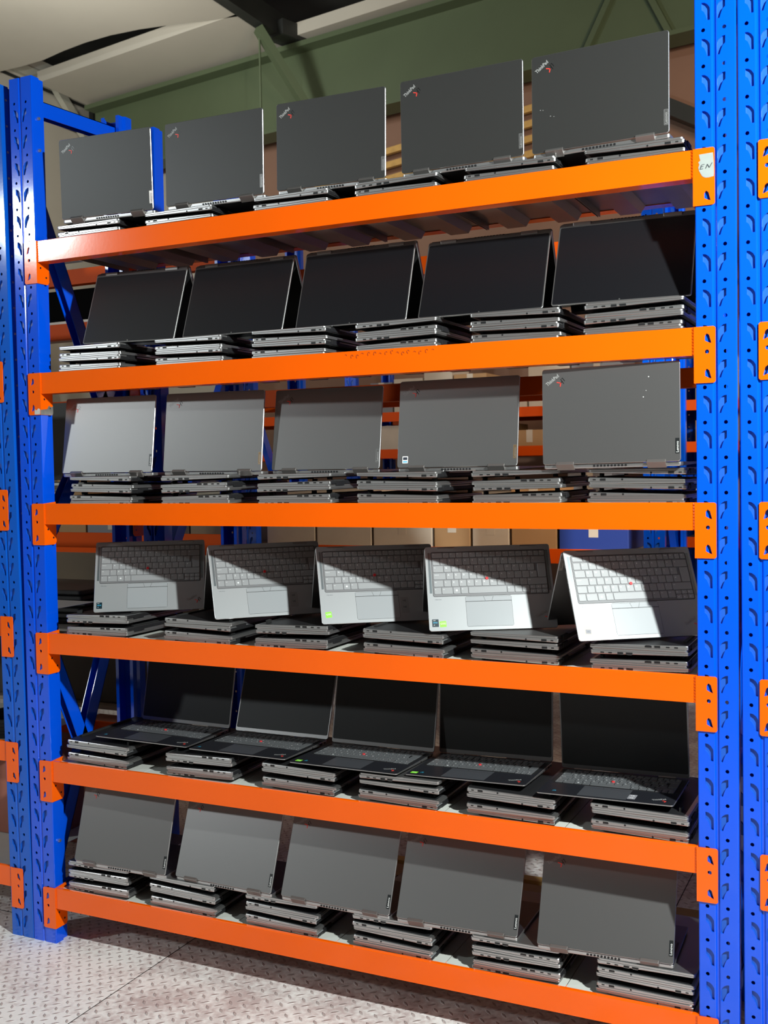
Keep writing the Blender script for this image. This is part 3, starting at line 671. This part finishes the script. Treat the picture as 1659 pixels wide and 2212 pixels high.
def sticker(parent, name, x, y, w_, h, m, items=(), label=None, rot=0, z=BT):
    """x, y in mm of the centre from left edge / hinge edge on the deck"""
    bm = bmesh.new(); prism(bm, rrect(w_ / 1000, h / 1000, 0.0008, 2), 'z', 0, 0.00012)
    me = join(name, [(bm_mesh(bm, 's'), Matrix.Identity(4), 0)] + [(text_me(s, sz / 1000, 0.00005, 'CENTER'), T((ox / 1000, oy / 1000, 0.00016)), mi) for s, sz, ox, oy, mi in items])
    ms = [m] + [WHITE, CYAN, INK]
    for q_ in ms: me.materials.append(q_)
    o = link(name, me, parent, None, T((-LW / 2 + x / 1000, HD - y / 1000, z)) @ RZ(R(rot)))
    if label: o['label'] = label
    return o
def build_laptop(label, group, phi, lid_world=None, base_world=None, dark=False, keys=True, badge=None, badge_label=None, logo=True, faded=False, ports='', scr=GLASS, g=0.0, palm_logo=True, soft=False):
    hk, lm = hinge_pose(phi)
    root = empty('laptop'); tag(root, label, 'laptop', group)
    root.matrix_world = base_world if base_world is not None else lid_world @ lm.inverted()
    base = link('base', BASEB if dark else BASEG, root)
    for s in ports: add_ports(base, s)
    if g: add_feet(base, g)
    link('vent', VENTM, base, None, T((0.015 - 0.05, HD + 0.0001, 0.0055)))
    for s in (-1, 1): link('hinge', HG, root, None, hk @ T((s * XH, 0.0, 0.0)))
    lid = link('lid', LIDS if soft else LIDM, root, None, lm)
    link('screen', SCRM if scr is GLASSM else SCR, lid, None, T((0, 0, -LT / 2)))
    link('webcam', DOT, lid, None, T((0, -LIDL + 0.0045, -LT / 2 - 0.0004)))
    if logo:
        # seen from outside with the hinge edge at the bottom the mark sits top left: reading direction is -x of the lid, up is -y
        ml = Matrix(((-1, 0, 0, LW / 2 - 0.0130), (0, -1, 0, -LIDL + 0.0385), (0, 0, 1, LT / 2 + 0.0001), (0, 0, 0, 1)))
        link('logo', LOGOF if faded else LOGOM, lid, None, ml)
    if badge:
        mb = Matrix(((-1, 0, 0, -LW / 2 + 0.0025), (0, -1, 0, -0.017), (0, 0, 1, LT / 2), (0, 0, 0, 1))) @ RZ(R(90))
        b = link('badge', BADGE[badge], lid, None, mb)
        if badge_label: b['label'] = badge_label
    if keys:
        km = KEYB if dark else KEYG
        wm = WELLM.copy(); wm.materials.append(WELLB if dark else WELL)
        kb = link('keyboard', wm, root, None, T((-LW / 2 + 0.158, HD - 0.0740, BT)))
        off = T((LW / 2 - 0.158, -HD + 0.0740, -BT))
        rk = RIMKM.copy(); rk.materials.append(LINE); link('keyboard_rim', rk, kb)
        for x0, x1, y0, y1, nm in KB:
            link('key', key_me(x1 - x0, y1 - y0, km), kb, None, off @ T((-LW / 2 + (x0 + x1) / 2000, HD - (y0 + y1) / 2000, BT + 0.0001)))
        link('key_legends', LEGM, kb, None, off)
        bm = bmesh.new(); bmesh.ops.create_cone(bm, cap_ends=True, segments=16, radius1=0.0042, radius2=0.0036, depth=0.0035)
        nb = link('pointing_stick', bm_mesh(bm, 'pointing_stick'), kb, RED, off @ T((-LW / 2 + 0.1500, HD - 0.0885, BT + 0.0018)))
        pad = bmesh.new(); prism(pad, rrect(0.1140, 0.0780, 0.0030, 3), 'z', 0, 0.00010, 0); prism(pad, rrect(0.1130, 0.0635, 0.0015, 2, -0.0066), 'z', 0.0001, 0.00022, 1)
        for a, b in ((-0.0565, -0.0105), (0.0105, 0.0565)):
            prism(pad, [(a, 0.0265), (b + (0.0022 if b < 0 else 0), 0.0265), (b - (0.002 if b < 0 else 0), 0.0382), (a, 0.0382)] if b < 0 else [(a - 0.0022 + 0.0, 0.0265), (b, 0.0265), (b, 0.0382), (a + 0.002, 0.0382)], 'z', 0.0001, 0.00024, 1)
        prism(pad, [(-0.0076, 0.0265), (0.0076, 0.0265), (0.0118, 0.0382), (-0.0118, 0.0382)], 'z', 0.0001, 0.00024, 1)
        pm = bm_mesh(pad, 'trackpad'); pm.materials.append(LINE); pm.materials.append(PADB if dark else PADG)
        link('trackpad', pm, root, None, T((-LW / 2 + 0.1500, HD - 0.1735, BT)))
        for xs in (0.0095, LW - 0.0085):
            bm = bmesh.new(); prism(bm, rrect(0.0060, 0.1080, 0.0008, 2), 'z', 0, 0.00012); gr = bm_mesh(bm, 'speaker_grille'); gr.materials.append(GRILLE if not dark else DARKB)
            link('speaker_grille', gr, root, None, T((-LW / 2 + xs, HD - 0.070, BT)))
        if palm_logo: link('logo', LOGOF if not dark else LOGOM, base, None, T((-LW / 2 + 0.264, HD - 0.1960, BT + 0.00015)) @ RZ(R(-8)) @ Matrix.Diagonal((0.9, 0.9, 1, 1)))
        if not dark:
            o = link('speaker_print', text_me('Dolby Atmos', 0.0030, 0.00004), base, INK, T((-LW / 2 + 0.018, HD - 0.1415, BT + 0.00008)))
    return root

def frame(ax, ay, az, p):
    m = Matrix.Identity(4)
    for i in range(3): m[i][0] = ax[i]; m[i][1] = ay[i]; m[i][2] = az[i]; m[i][3] = p[i]
    return m
def panel_axes(yaw, t, roll):
    yaw, t, roll = R(yaw), R(t), R(roll)
    ux = Vector((math.cos(yaw), math.sin(yaw), 0)); bk = Vector((-math.sin(yaw), math.cos(yaw), 0)); up = Vector((0, 0, 1)) * math.cos(t) + bk * math.sin(t)
    a = ux * math.cos(roll) + up * math.sin(roll); b = up * math.cos(roll) - ux * math.sin(roll)
    return a, b, a.cross(b)
ORD = ['first', 'second', 'third', 'fourth', 'fifth', 'sixth']
SHELF = ['top shelf', 'second shelf from top', 'third shelf from top', 'fourth shelf from top', 'fifth shelf from top', 'bottom shelf']

# --- closed laptops lying in piles
CLOSED = {}
def closed_laptop(side, g, mtx, label, group):
    key = (side, g)
    if key not in CLOSED:
        root = empty('laptop'); base = link('base', BASEC, root); add_ports(base, side); add_feet(base, g)
        link('lid', LIDM, root, None, hinge_pose(0)[1])
        hm = box_me('hinge', (-0.021, -0.004, 0.002), (0.021, 0.0012, BT + LT - 0.0004), 0.001); hm.materials.append(DARKB)
        for s in (-1, 1): link('hinge', hm, root, None, T((s * XH, HD, 0)))
        CLOSED[key] = root
    else:
        src = CLOSED[key]; root = src.copy(); C.objects.link(root)
        for ch in list(src.children):
            c = ch.copy(); C.objects.link(c); c.parent = root; c.matrix_basis = ch.matrix_basis.copy()
            for gch in ch.children:
                d = gch.copy(); C.objects.link(d); d.parent = c; d.matrix_basis = gch.matrix_basis.copy()
    root.matrix_world = mtx; tag(root, label, 'laptop', group)
    return root
# per shelf: pitch, then per pile (x centre, y front, pattern top to bottom)
TH = BT + 0.0004 + LT
STACKS = [
 (0.0157, [(0.166, 0.022, 'RU RD RU'), (0.477, 0.020, 'RU RD RU'), (0.826, 0.020, 'RU RD RU'), (1.118, 0.020, 'LU RD RU'), (1.407, 0.021, 'RU RD RU'), (1.698, 0.020, 'RU RD RU')]),
 (0.0162, [(0.160, 0.020, 'RU RD RU RD RU'), (0.492, 0.030, 'RU RD RU RD RU'), (0.809, 0.024, 'RU RD RU RD RU'), (1.108, 0.030, 'LU LD LU LD LU'), (1.415, 0.030, 'RU RD RU RD RU'), (1.694, 0.018, 'LU LD LU LD LU')]),
 (0.0167, [(0.188, 0.020, 'RU RD RU RD RU'), (0.506, 0.020, 'LU LD LU LD LU'), (0.806, 0.035, 'LU LD LU LD LU'), (1.108, 0.024, 'RU RD RU RD RU'), (1.412, 0.035, 'LU LD LU LD LU'), (1.697, 0.028, 'RU RD RU RD RU')]),
 (0.0176, [(0.161, 0.020, 'LD LU LD LU'), (0.505, 0.024, 'RD RU RD RU'), (0.797, 0.026, 'LD LU LD LU'), (1.119, 0.022, 'RD RU RD RU'), (1.402, 0.034, 'RU RU RD RU'), (1.699, 0.020, 'LD LU LD LU')]),
 (0.0186, [(0.148, 0.022, 'RD RU RD RU'), (0.496, 0.026, 'LD LU LD LU'), (0.810, 0.024, 'RD RU RD RU'), (1.099, 0.022, 'LU RU RD RU'), (1.392, 0.020, 'RD RU RD RU'), (1.700, 0.016, 'RD RU RD RU')]),
 (0.0177, [(0.141, 0.020, 'LU LD LU LD LU'), (0.438, 0.016, 'RU RD RU RD RU'), (0.754, 0.016, 'LU RD RU RD RU'), (1.080, 0.014, 'LU RD RU RD RU'), (1.404, 0.014, 'LU LD LU LD LU'), (1.710, 0.014, 'LU RD RU RD RU')])]
rs = random.Random(11)
TOPZ = []
for si, (p, piles) in enumerate(STACKS):
    g = round(p - TH, 5); z0 = ZS[si] - 0.0084; TOPZ.append(z0 + p * len(piles[0][2].split()))
    for pi, (xc, yf, pat) in enumerate(piles):
        seq = pat.split(); n = len(seq)
        for k, code in enumerate(seq):
            slot = n - 1 - k; side, ud = code
            z = z0 + slot * p + (g if ud == 'U' else 0.0)
            dx = rs.uniform(-0.0022, 0.0022); dy = rs.uniform(0.0, 0.004); ya = rs.uniform(-0.7, 0.7)
            m = RZ(R((90 if side == 'L' else -90) + ya))
            if ud == 'D': m = m @ T((0, 0, TH)) @ RX(PI_)
            if ud == 'D': m = m @ RZ(PI_) if False else m
            mt = T((xc + dx, yf + 0.0012 + dy + LW / 2, z)) @ m
            place = ['topmost', 'second from top', 'third from top', 'fourth from top', 'lowest'][k] if n == 5 else (['topmost', 'second from top', 'third from top', 'lowest'][k] if n == 4 else ['topmost', 'middle', 'lowest'][k])
            closed_laptop(side, g, mt, 'closed grey laptop, %s in %s pile from left, %s' % (place, ORD[pi], SHELF[si]), 'closed laptops piled flat on the ' + SHELF[si])

# --- laptops standing open, outer lid towards the viewer
BACKS = {0: [(0.2416, 0.0182, 2.0901, 1.0, -2.8, -1.1), (0.5888, 0.0302, 2.0901, -1.4, -0.7, -1.0), (0.9333, 0.0370, 2.0900, -1.5, -0.6, -1.3), (1.2872, 0.0353, 2.0901, -1.9, -0.9, -0.3), (1.6192, 0.0277, 2.0901, -3.2, 0.1, -0.1)],
         2: [(0.1900,0.0470,1.3760,1.9,7.8,0.0),(0.5321,0.0715,1.3752,2.1,6.8,-0.3),(0.8620,0.1100,1.3747,2.8,9.4,-0.0),(1.2495,0.0683,1.3759,0.2,7.8,0.2),(1.6413,0.0150,1.3782,-2.5,1.8,0.6)],
         5: [(0.2284, 0.0102, 0.2561, 2.3, 15.8, -0.7), (0.5721, 0.0179, 0.2561, -1.6, 20.3, 0.1), (0.9174, 0.0137, 0.2561, 0.6, 21.8, -0.8), (1.2523, 0.0146, 0.2561, 0.8, 24.9, 0.3), (1.6171, 0.0142, 0.2560, 1.3, 23.3, 0.8)]}
BST = {0: ['silver', 'plain', 'plain', 'plain', 'plain'], 2: ['dark', 'bronze', 'plain', 'bronze', 'dark'], 5: ['dark'] * 5}
DESC = {0: ['leftmost, silver badge, beside blue post', 'just right of the blue post', 'middle of the five', 'fourth from left', 'rightmost, with two pale scuffs'],
        2: ['brightest pale lid with dark badge', 'pale lid with bronze badge', 'mid grey lid, plain badge', 'with small white sticker at lower left', 'dark grey lid with white specks'],
        5: ['leftmost', 'second from left', 'middle of the five', 'fourth from left', 'rightmost, beside blue post']}
for si, lst in BACKS.items():
    for i, (x, y, z, yaw, t, roll) in enumerate(lst):
        a, b, n = panel_axes(yaw, t, roll)
        lw = frame(-a, -b, n, Vector((x, y, z)) - n * LT / 2)
        rt = build_laptop('open laptop, lid to viewer, %s, %s' % (SHELF[si].replace(' from top', ' down'), DESC[si][i]), 'open laptops showing their lids on the ' + SHELF[si], R(90 - t), lid_world=lw, soft=(si == 0), keys=(si == 5 and i == 4), dark=True,
                          badge=BST[si][i], faded=(si != 0 and not (si == 2 and i == 4)) or (si == 0 and i < 2), badge_label={'silver': 'silver name badge', 'bronze': 'bronze name badge', 'dark': 'black name badge with white letters'}.get(BST[si][i]))
        lid = [c for c in rt.children if c.name.startswith('lid')][0]
        if si == 2 and i == 3:
            bm = bmesh.new(); prism(bm, rrect(0.0150, 0.0175, 0.001, 2), 'z', 0, 0.0002, 0); prism(bm, rrect(0.0115, 0.0070, 0.001, 2, 0.003), 'z', 0.0002, 0.0003, 1); prism(bm, rrect(0.0115, 0.0030, 0.0005, 2, -0.005), 'z', 0.0002, 0.0003, 2)
            me = bm_mesh(bm, 'sticker'); [me.materials.append(q_) for q_ in (WHITE, INK, CYAN)]
            link('sticker', me, lid, None, Matrix(((-1, 0, 0, LW / 2 - 0.0215), (0, -1, 0, -0.0200), (0, 0, 1, LT / 2), (0, 0, 0, 1))))
        if si == 2 and i == 4 or si == 0 and i == 4:
            bm = bmesh.new()
            for px, py, rr_ in (((0.246, 0.031, 0.0012), (0.234, 0.075, 0.0011), (0.240, 0.061, 0.0007)) if si == 2 else ((0.021, 0.122, 0.0007), (0.027, 0.123, 0.0006), (0.045, 0.139, 0.0007), (0.053, 0.141, 0.0006))):
                bmesh.ops.create_cone(bm, cap_ends=True, segments=8, radius1=rr_, radius2=rr_, depth=0.0001, matrix=T((LW / 2 - px, -LIDL + py, LT / 2 + 0.0001)) @ Matrix.Diagonal((2.2 if si == 0 else 1, 1, 1, 1)))
            link('scuff_marks', bm_mesh(bm, 'scuff_marks'), lid, WHITE if si == 2 else LOGO)
# --- tent pose, screen towards the viewer (second shelf)
TENT2 = [(0.279, 0.045, 1.7407, 1.2, 18.5, -1.2), (0.613, 0.061, 1.7407, 0.9, 20.1, 0.0), (0.967, 0.064, 1.7405, 0.5, 19.4, 0.3), (1.319, 0.056, 1.7405, 1.6, 24.1, 0.5), (1.660, 0.038, 1.7405, 1.1, 23.3, -0.2)]
D2 = ['leftmost, pale glare in lower corner', 'second from left', 'middle of the five', 'fourth from left', 'rightmost, cut by post shadow']
for i, (x, y, z, yaw, t, roll) in enumerate(TENT2):
    a, b, n = panel_axes(yaw, t, roll)
    hp = Vector((x, y, z)) + b * LIDL - n * LT / 2
    build_laptop('tent folded laptop, black screen to viewer, second shelf down, ' + D2[i], 'tent folded laptops showing screens on the second shelf', R(360 - t - 24), lid_world=frame(-a, b, -n, hp), keys=False, dark=True, logo=False, scr=GLASS)
bm = bmesh.new()
# --- tent pose, keyboard towards the viewer (fourth shelf)
TENT4 = [(0.284, 0.108, 0.9787, 33.3, 29.3, 0.1), (0.686, 0.125, 0.9787, 42.4, 29.8, 0.4), (1.019, 0.121, 0.9780, 36.5, 30.2, -0.2), (1.338, 0.083, 0.9797, 27.6, 27.1, 0.6), (1.704, 0.073, 0.9792, 36.0, 27.3, 0.1)]
D4 = ['leftmost, dark square sticker', 'second from left, no sticker', 'third, green sticker', 'fourth, dark and green stickers', 'rightmost, peeling beige sticker']
for i, (x, y, z, yaw, t, roll) in enumerate(TENT4):
    a, b, n = panel_axes(yaw, t, roll)
    bw = frame(a, b, n, Vector((x, y, z)) + b * HD - n * BT)
    rt = build_laptop('tent folded laptop, keyboard to viewer, fourth shelf down, ' + D4[i], 'tent folded laptops showing keyboards on the fourth shelf', R(360 - t - 31), base_world=bw, dark=False, badge='silver', ports='L', palm_logo=(i in (0, 3, 4)))
    base = [c for c in rt.children if c.name.startswith('base')][0]
    if i in (0, 3): sticker(base, 'sticker', 15.5, 201, 16, 19.5, TEAL, [('intel', 3.4, -2.5, 5.8, 1), ('evo', 7.2, 0, -0.6, 2), ('i7', 3.6, -3, -6.5, 1)], 'dark square sticker')
    if i == 2: sticker(base, 'sticker', 19, 196, 16, 16, GREEN, [('CO2', 6.4, 0, -1, 1)], 'lime green sticker', rot=5)
    if i == 3: sticker(base, 'sticker', 34, 204, 16, 15, GREEN, [('CO2', 6.4, 0, -1, 1)], 'lime green sticker', rot=3)
    if i == 4:
        sticker(base, 'sticker', 25, 197, 17, 22, BEIGE, [], 'peeling beige sticker'); sticker(base, 'sticker', 26, 200, 13, 10, GREYP, [('evo', 4.4, 0, -1, 3)], 'grey torn sticker', rot=-4, z=BT + 0.0002)
    if i in (1, 2):
        sticker(base, 'label_residue', 222, 176, 21, 44, GHOST, [('HE', 7, 0, 10, 3), ('HE', 7, 0, -8, 3)], 'faint clear label residue')
# --- ordinary pose, screen and keyboard to the viewer (fifth shelf)
OPEN5 = [(0.2839, 0.2635, 0.6171, 1.5, 11.9, -0.8), (0.6251, 0.2517, 0.6170, -2.3, 19.1, 0.8), (0.9538, 0.2375, 0.6170, -2.0, 13.1, 0.7), (1.2720, 0.2575, 0.6170, -0.5, 5.9, 1.2), (1.6169, 0.2351, 0.6170, 0.6, -3.7, 0.7)]
D5 = ['leftmost', 'second from left', 'third, green sticker', 'fourth, green sticker', 'rightmost, pale label on palm rest']
for i, (x, y, z, yaw, t, roll) in enumerate(OPEN5):
    a, b, n = panel_axes(yaw, t, roll)
    lw = frame(a, -b, -n, Vector((x, y, z)) - n * LT / 2)
    rt = build_laptop('open black keyboard laptop facing viewer, fifth shelf down, ' + D5[i], 'open laptops facing the viewer on the fifth shelf', R(90 + t), lid_world=lw, dark=True, logo=False, scr=GLASSM, ports='R')
    base = [c for c in rt.children if c.name.startswith('base')][0]
    sticker(base, 'sticker', 18 if i < 2 else 36, 196, 13, 14, TEAL, [('evo', 6, 0, -1, 2), ('intel', 3, 0, 4, 2)], 'small dark blue sticker')
    if i in (2, 3): sticker(base, 'sticker', 17, 200, 17, 14, GREEN, [('CO2', 5.6, 0, -1, 1)], 'lime green sticker')
    if i == 4: sticker(base, 'sticker', 216, 186, 18, 34, GREYP, [('HE', 7, 0, 6, 1), ('HE', 7, 0, -10, 1)], 'pale clear label')
# ---------------------------------------------------------------- paper labels lying on piles
def paper(x, y, z, w_, d, rz, label):
    o = link('paper_label', box_me('paper_label', (-w_ / 2, -d / 2, 0), (w_ / 2, d / 2, 0.0004)), None, PAPER, T((x, y, z)) @ RZ(R(rz)))
    tag(o, label, 'label', 'loose paper labels on the piles')
paper(1.475, 0.060, TOPZ[3] - 0.0019, 0.050, 0.018, 4, 'white paper label lying on the fifth pile, fourth shelf from top')
paper(0.565, 0.19, TOPZ[3] - 0.0019, 0.055, 0.03, 20, 'pale paper label lying on the second pile, fourth shelf from top')

# ---------------------------------------------------------------- the racks and goods behind
br = empty('storage_rack', T((0.9, 0.75, 0)))
tag(br, 'blue and orange rack standing back to back behind the laptop rack', 'rack')
def bp_(x, y, z=0): return T((-0.9, -0.75, 0)) @ T((x, y, z))
UB = upright_me(2.50, 0.02, True)
for m in (BLUE, BLUEIN): UB.materials.append(m)
for x in (-0.055, 1.86):
    link('upright', UB, br, None, bp_(x, 0.52)); link('upright', UB, br, None, bp_(x + UW, 1.02) @ RZ(PI_))
for z in (2.183, 1.972, 1.664, 1.14, 0.52):
    b = link('beam', beam_me(1.9), br, ORANGE2, bp_(-0.058 - 1.9, 0.98 if z > 1 else 0.52, z))
for z in (2.085, 1.664): link('beam', beam_me(1.82), br, ORANGE2, bp_(0.035, 0.98, z))
bm = bmesh.new(); add_box(bm, (-1.9, 0.55, 0.820), (-0.06, 1.0, 0.828)); link('shelf_panel', bm_mesh(bm, 'shelf_panel'), br, DECK, bp_(0, 0))
bm = bmesh.new(); add_box(bm, (-1.9, 0.55, 1.335), (-0.06, 1.0, 1.343)); link('shelf_panel', bm_mesh(bm, 'shelf_panel'), br, DECK, bp_(0, 0))
bm = bmesh.new(); stick(bm, (-0.01, 0.58, 1.05), (-0.01, 0.98, 1.75), 0.014, 0.022); stick(bm, (-0.01, 0.58, 0.95), (-0.01, 0.98, 0.25), 0.014, 0.022)
link('brace', bm_mesh(bm, 'brace'), br, BLUE, bp_(0, 0))
# dark laptops piled on that rack, left
for k in range(6):
    o = link('laptop', slab('laptop', [(rrect(0.30, 0.21, 0.01, 3), lambda x, y: 0), (rrect(0.31, 0.22, 0.01, 3), lambda x, y: 0.005), (rrect(0.31, 0.22, 0.01, 3), lambda x, y: 0.016), (rrect(0.30, 0.21, 0.01, 3), lambda x, y: 0.018)]), None, DARKB,
             T((-0.60 + 0.006 * (k % 2), 0.74, 0.8285 + k * 0.0215)) @ RZ(R(8 - 3 * (k % 3))))
    tag(o, 'closed black laptop seen behind the rack left of first keyboard laptop, %s' % ['lowest of pile', 'second from bottom', 'third from bottom', 'third from top', 'second from top', 'top of pile'][k], 'laptop', 'black laptops piled behind the rack')
def carton(name, lo, hi, m, label, cat, group=None):
    root = link(name, box_me(name, lo, hi, 0.003), None, m); tag(root, label, cat, group)
    bm = bmesh.new(); cx = (lo[0] + hi[0]) / 2
    add_box(bm, (cx - 0.02, lo[1] - 0.0006, lo[2] + 0.3 * (hi[2] - lo[2])), (cx + 0.02, lo[1], hi[2])); add_box(bm, (cx - 0.02, lo[1], hi[2]), (cx + 0.02, hi[1], hi[2] + 0.0006))
    link('packing_tape', bm_mesh(bm, 'packing_tape'), root, BOXW)
    return root
carton('cardboard_box', (-1.05, 0.70, 0.0), (-0.42, 0.975, 0.42), CARDR, 'reddish cardboard box behind left end of the fifth shelf', 'box')
carton('cardboard_box', (-0.80, 0.24, 0.1975), (-0.25, 0.42, 0.50), CARDR, 'brown box on the bottom shelf of the left edge rack', 'box')
o = link('dark_backdrop', box_me('dark_backdrop', (-1.5, 1.03, 1.985), (-0.50, 1.40, 2.115), 0.01), None, mat('backdrop_black', (0.004, 0.004, 0.004), 0.95, spec=0.05)); tag(o, 'black tote added to darken the gap behind, left of first black screen', 'backdrop')  # dark block added so the gap behind stays black
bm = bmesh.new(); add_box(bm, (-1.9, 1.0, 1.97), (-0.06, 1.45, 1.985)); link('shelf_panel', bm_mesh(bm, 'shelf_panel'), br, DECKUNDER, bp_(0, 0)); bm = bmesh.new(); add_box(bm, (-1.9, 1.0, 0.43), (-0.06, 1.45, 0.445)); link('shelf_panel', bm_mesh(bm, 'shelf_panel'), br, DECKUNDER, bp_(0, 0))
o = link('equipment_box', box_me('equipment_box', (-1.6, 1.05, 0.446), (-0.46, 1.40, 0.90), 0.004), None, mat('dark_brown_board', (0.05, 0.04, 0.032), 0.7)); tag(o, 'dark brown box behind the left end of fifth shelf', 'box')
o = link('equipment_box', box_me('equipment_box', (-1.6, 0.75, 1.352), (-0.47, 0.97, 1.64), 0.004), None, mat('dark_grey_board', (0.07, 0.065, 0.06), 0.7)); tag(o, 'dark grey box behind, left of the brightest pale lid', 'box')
# coil of cable on the neighbour's shelf
bm = bmesh.new()
for k in range(5):
    for s in range(28):
        a0, a1 = 2 * PI_ * s / 28, 2 * PI_ * (s + 1) / 28
        stick(bm, (0.10 * math.cos(a0), 0.10 * math.sin(a0), 0.006 + 0.011 * k), (0.10 * math.cos(a1), 0.10 * math.sin(a1), 0.006 + 0.011 * k), 0.005, 0.005)
tag(link('cable_coil', bm_mesh(bm, 'cable_coil'), None, RUBBER, T((-0.27, 0.14, 0.5755))), 'black cable coil on a shelf at the far left edge', 'cable')
# far rack across the next aisle
def far_rack(xs, y, zs, label, dep=0.6, h=2.6, m=BLUE, x_end=None):
    r_ = empty('storage_rack', T((xs[0], y, 0))); tag(r_, label, 'rack', None)
    me = upright_me(h, 0.03)
    for q_ in (m, BLUEIN): me.materials.append(q_)
    for x in xs:
        link('upright', me, r_, None, T((x - xs[0], 0, 0))); link('upright', me, r_, None, T((x - xs[0] + UW, dep, 0)) @ RZ(PI_))
        bm = bmesh.new(); stick(bm, (0.04, 0.05, 0.3), (0.04, dep - 0.05, 0.95), 0.014, 0.02); stick(bm, (0.04, dep - 0.05, 1.0), (0.04, 0.05, 1.7), 0.014, 0.02)
        link('brace', bm_mesh(bm, 'brace'), r_, m, T((x - xs[0], 0, 0)))
    for a, b in zip(xs, xs[1:]):
        for z in zs:
            L_ = b - a - UW
            link('beam', beam_me(L_), r_, ORANGE2, T((a - xs[0] + UW, 0, z))); link('beam', beam_me(L_, flip=True), r_, ORANGE2, T((a - xs[0] + UW, dep, z)))
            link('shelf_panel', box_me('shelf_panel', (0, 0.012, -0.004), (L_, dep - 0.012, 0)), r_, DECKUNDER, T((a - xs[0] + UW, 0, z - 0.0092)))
    return r_
far_rack([-2.6, -0.60, 1.30], 1.95, [1.735, 1.03], 'nearer blue and orange rack across the aisle behind the laptop rack', 0.5)
far_rack([-3.2, -1.10, 1.0, 2.9], 4.0, [1.74, 1.50, 0.95], 'farthest blue and orange rack by the brown wall', 0.6)
rb = random.Random(5)
FB = ['pale', 'brown', 'grey', 'tan']
cols = [BOXW, CARD, GREYP, CARD, CRATE, BOXW]
names = [('pale carton', 'carton'), ('brown cardboard box', 'cardboard_box'), ('grey panel box', 'equipment_box'), ('brown cardboard box', 'cardboard_box'), ('blue plastic crate', 'plastic_crate'), ('pale carton', 'carton')]
def goods(x0, x1, y, z, hmin, hmax, where, grp, wmin=0.16, wmax=0.34):
    x = x0; k = 0
    while x < x1 - wmin:
        w_ = rb.uniform(wmin, wmax); h = rb.uniform(hmin, hmax); ci = rb.randrange(6); d_ = rb.uniform(0.25, 0.4)
        carton(names[ci][1], (x, y, z), (x + w_ - 0.012, y + d_, z + h), cols[ci], '%s, %s from left %s' % (names[ci][0], ORD[k] if k < 6 else ['seventh', 'eighth', 'ninth', 'tenth', 'eleventh', 'twelfth'][min(k - 6, 5)], where), 'box', grp)
        x += w_; k += 1
goods(-0.50, 1.34, 2.02, 1.0212, 0.16, 0.30, 'on the low shelf across the aisle', 'boxes on the low shelf across the aisle')
goods(-2.5, -0.70, 2.02, 1.0212, 0.16, 0.34, 'low shelf, far left bay', 'boxes on the low shelf in the far left bay')
goods(-0.95, 0.95, 4.08, 1.7312, 0.16, 0.30, 'on the upper farthest shelf', 'boxes on the upper farthest shelf')
goods(1.15, 2.85, 4.08, 1.7312, 0.16, 0.30, 'upper farthest shelf, right bay', 'boxes on the upper farthest shelf, right bay')
goods(-0.95, 0.95, 4.08, 1.4912, 0.10, 0.17, 'on the middle farthest shelf', 'boxes on the middle farthest shelf')
goods(1.15, 2.85, 4.08, 1.4912, 0.10, 0.17, 'middle farthest shelf, right bay', 'boxes on the middle farthest shelf, right bay')
goods(-0.95, 0.95, 4.08, 0.9412, 0.2, 0.42, 'on the lower farthest shelf', 'boxes on the lower farthest shelf')
goods(1.15, 2.85, 4.08, 0.9412, 0.2, 0.42, 'lower farthest shelf, right bay', 'boxes on the lower farthest shelf, right bay')
# timber and box on the floor behind the bottom shelf
box_o = link('timber_plank', box_me('timber_plank', (0.6, 0.955, 0.0), (1.30, 0.995, 0.022), 0.002), None, TIMBER); tag(box_o, 'yellow timber plank seen between two lids on the bottom shelf', 'plank')
box_o = link('cardboard_box', box_me('cardboard_box', (0.60, 0.56, 0.0), (1.80, 0.93, 0.020), 0.003), None, CARD); tag(box_o, 'flat brown cardboard on the floor in front of the yellow plank', 'box')
# timber boards leaning high against the brown wall
for k in range(4):
    o = link('timber_plank', box_me('timber_plank', (-1.2, -0.02, 0), (1.2, 0.02, 0.05), 0.004), None, TIMBER, MB @ T((-2.1, 0.22, 3.60 + 0.11 * k)) @ RY(R(-4)))
    tag(o, 'yellow plank behind third and fourth top laptops, %s' % ['lowest of four', 'second from bottom of four', 'second from top of four', 'highest of four'][k], 'plank', 'yellow planks high behind the top shelf')
bpy.context.view_layer.update()
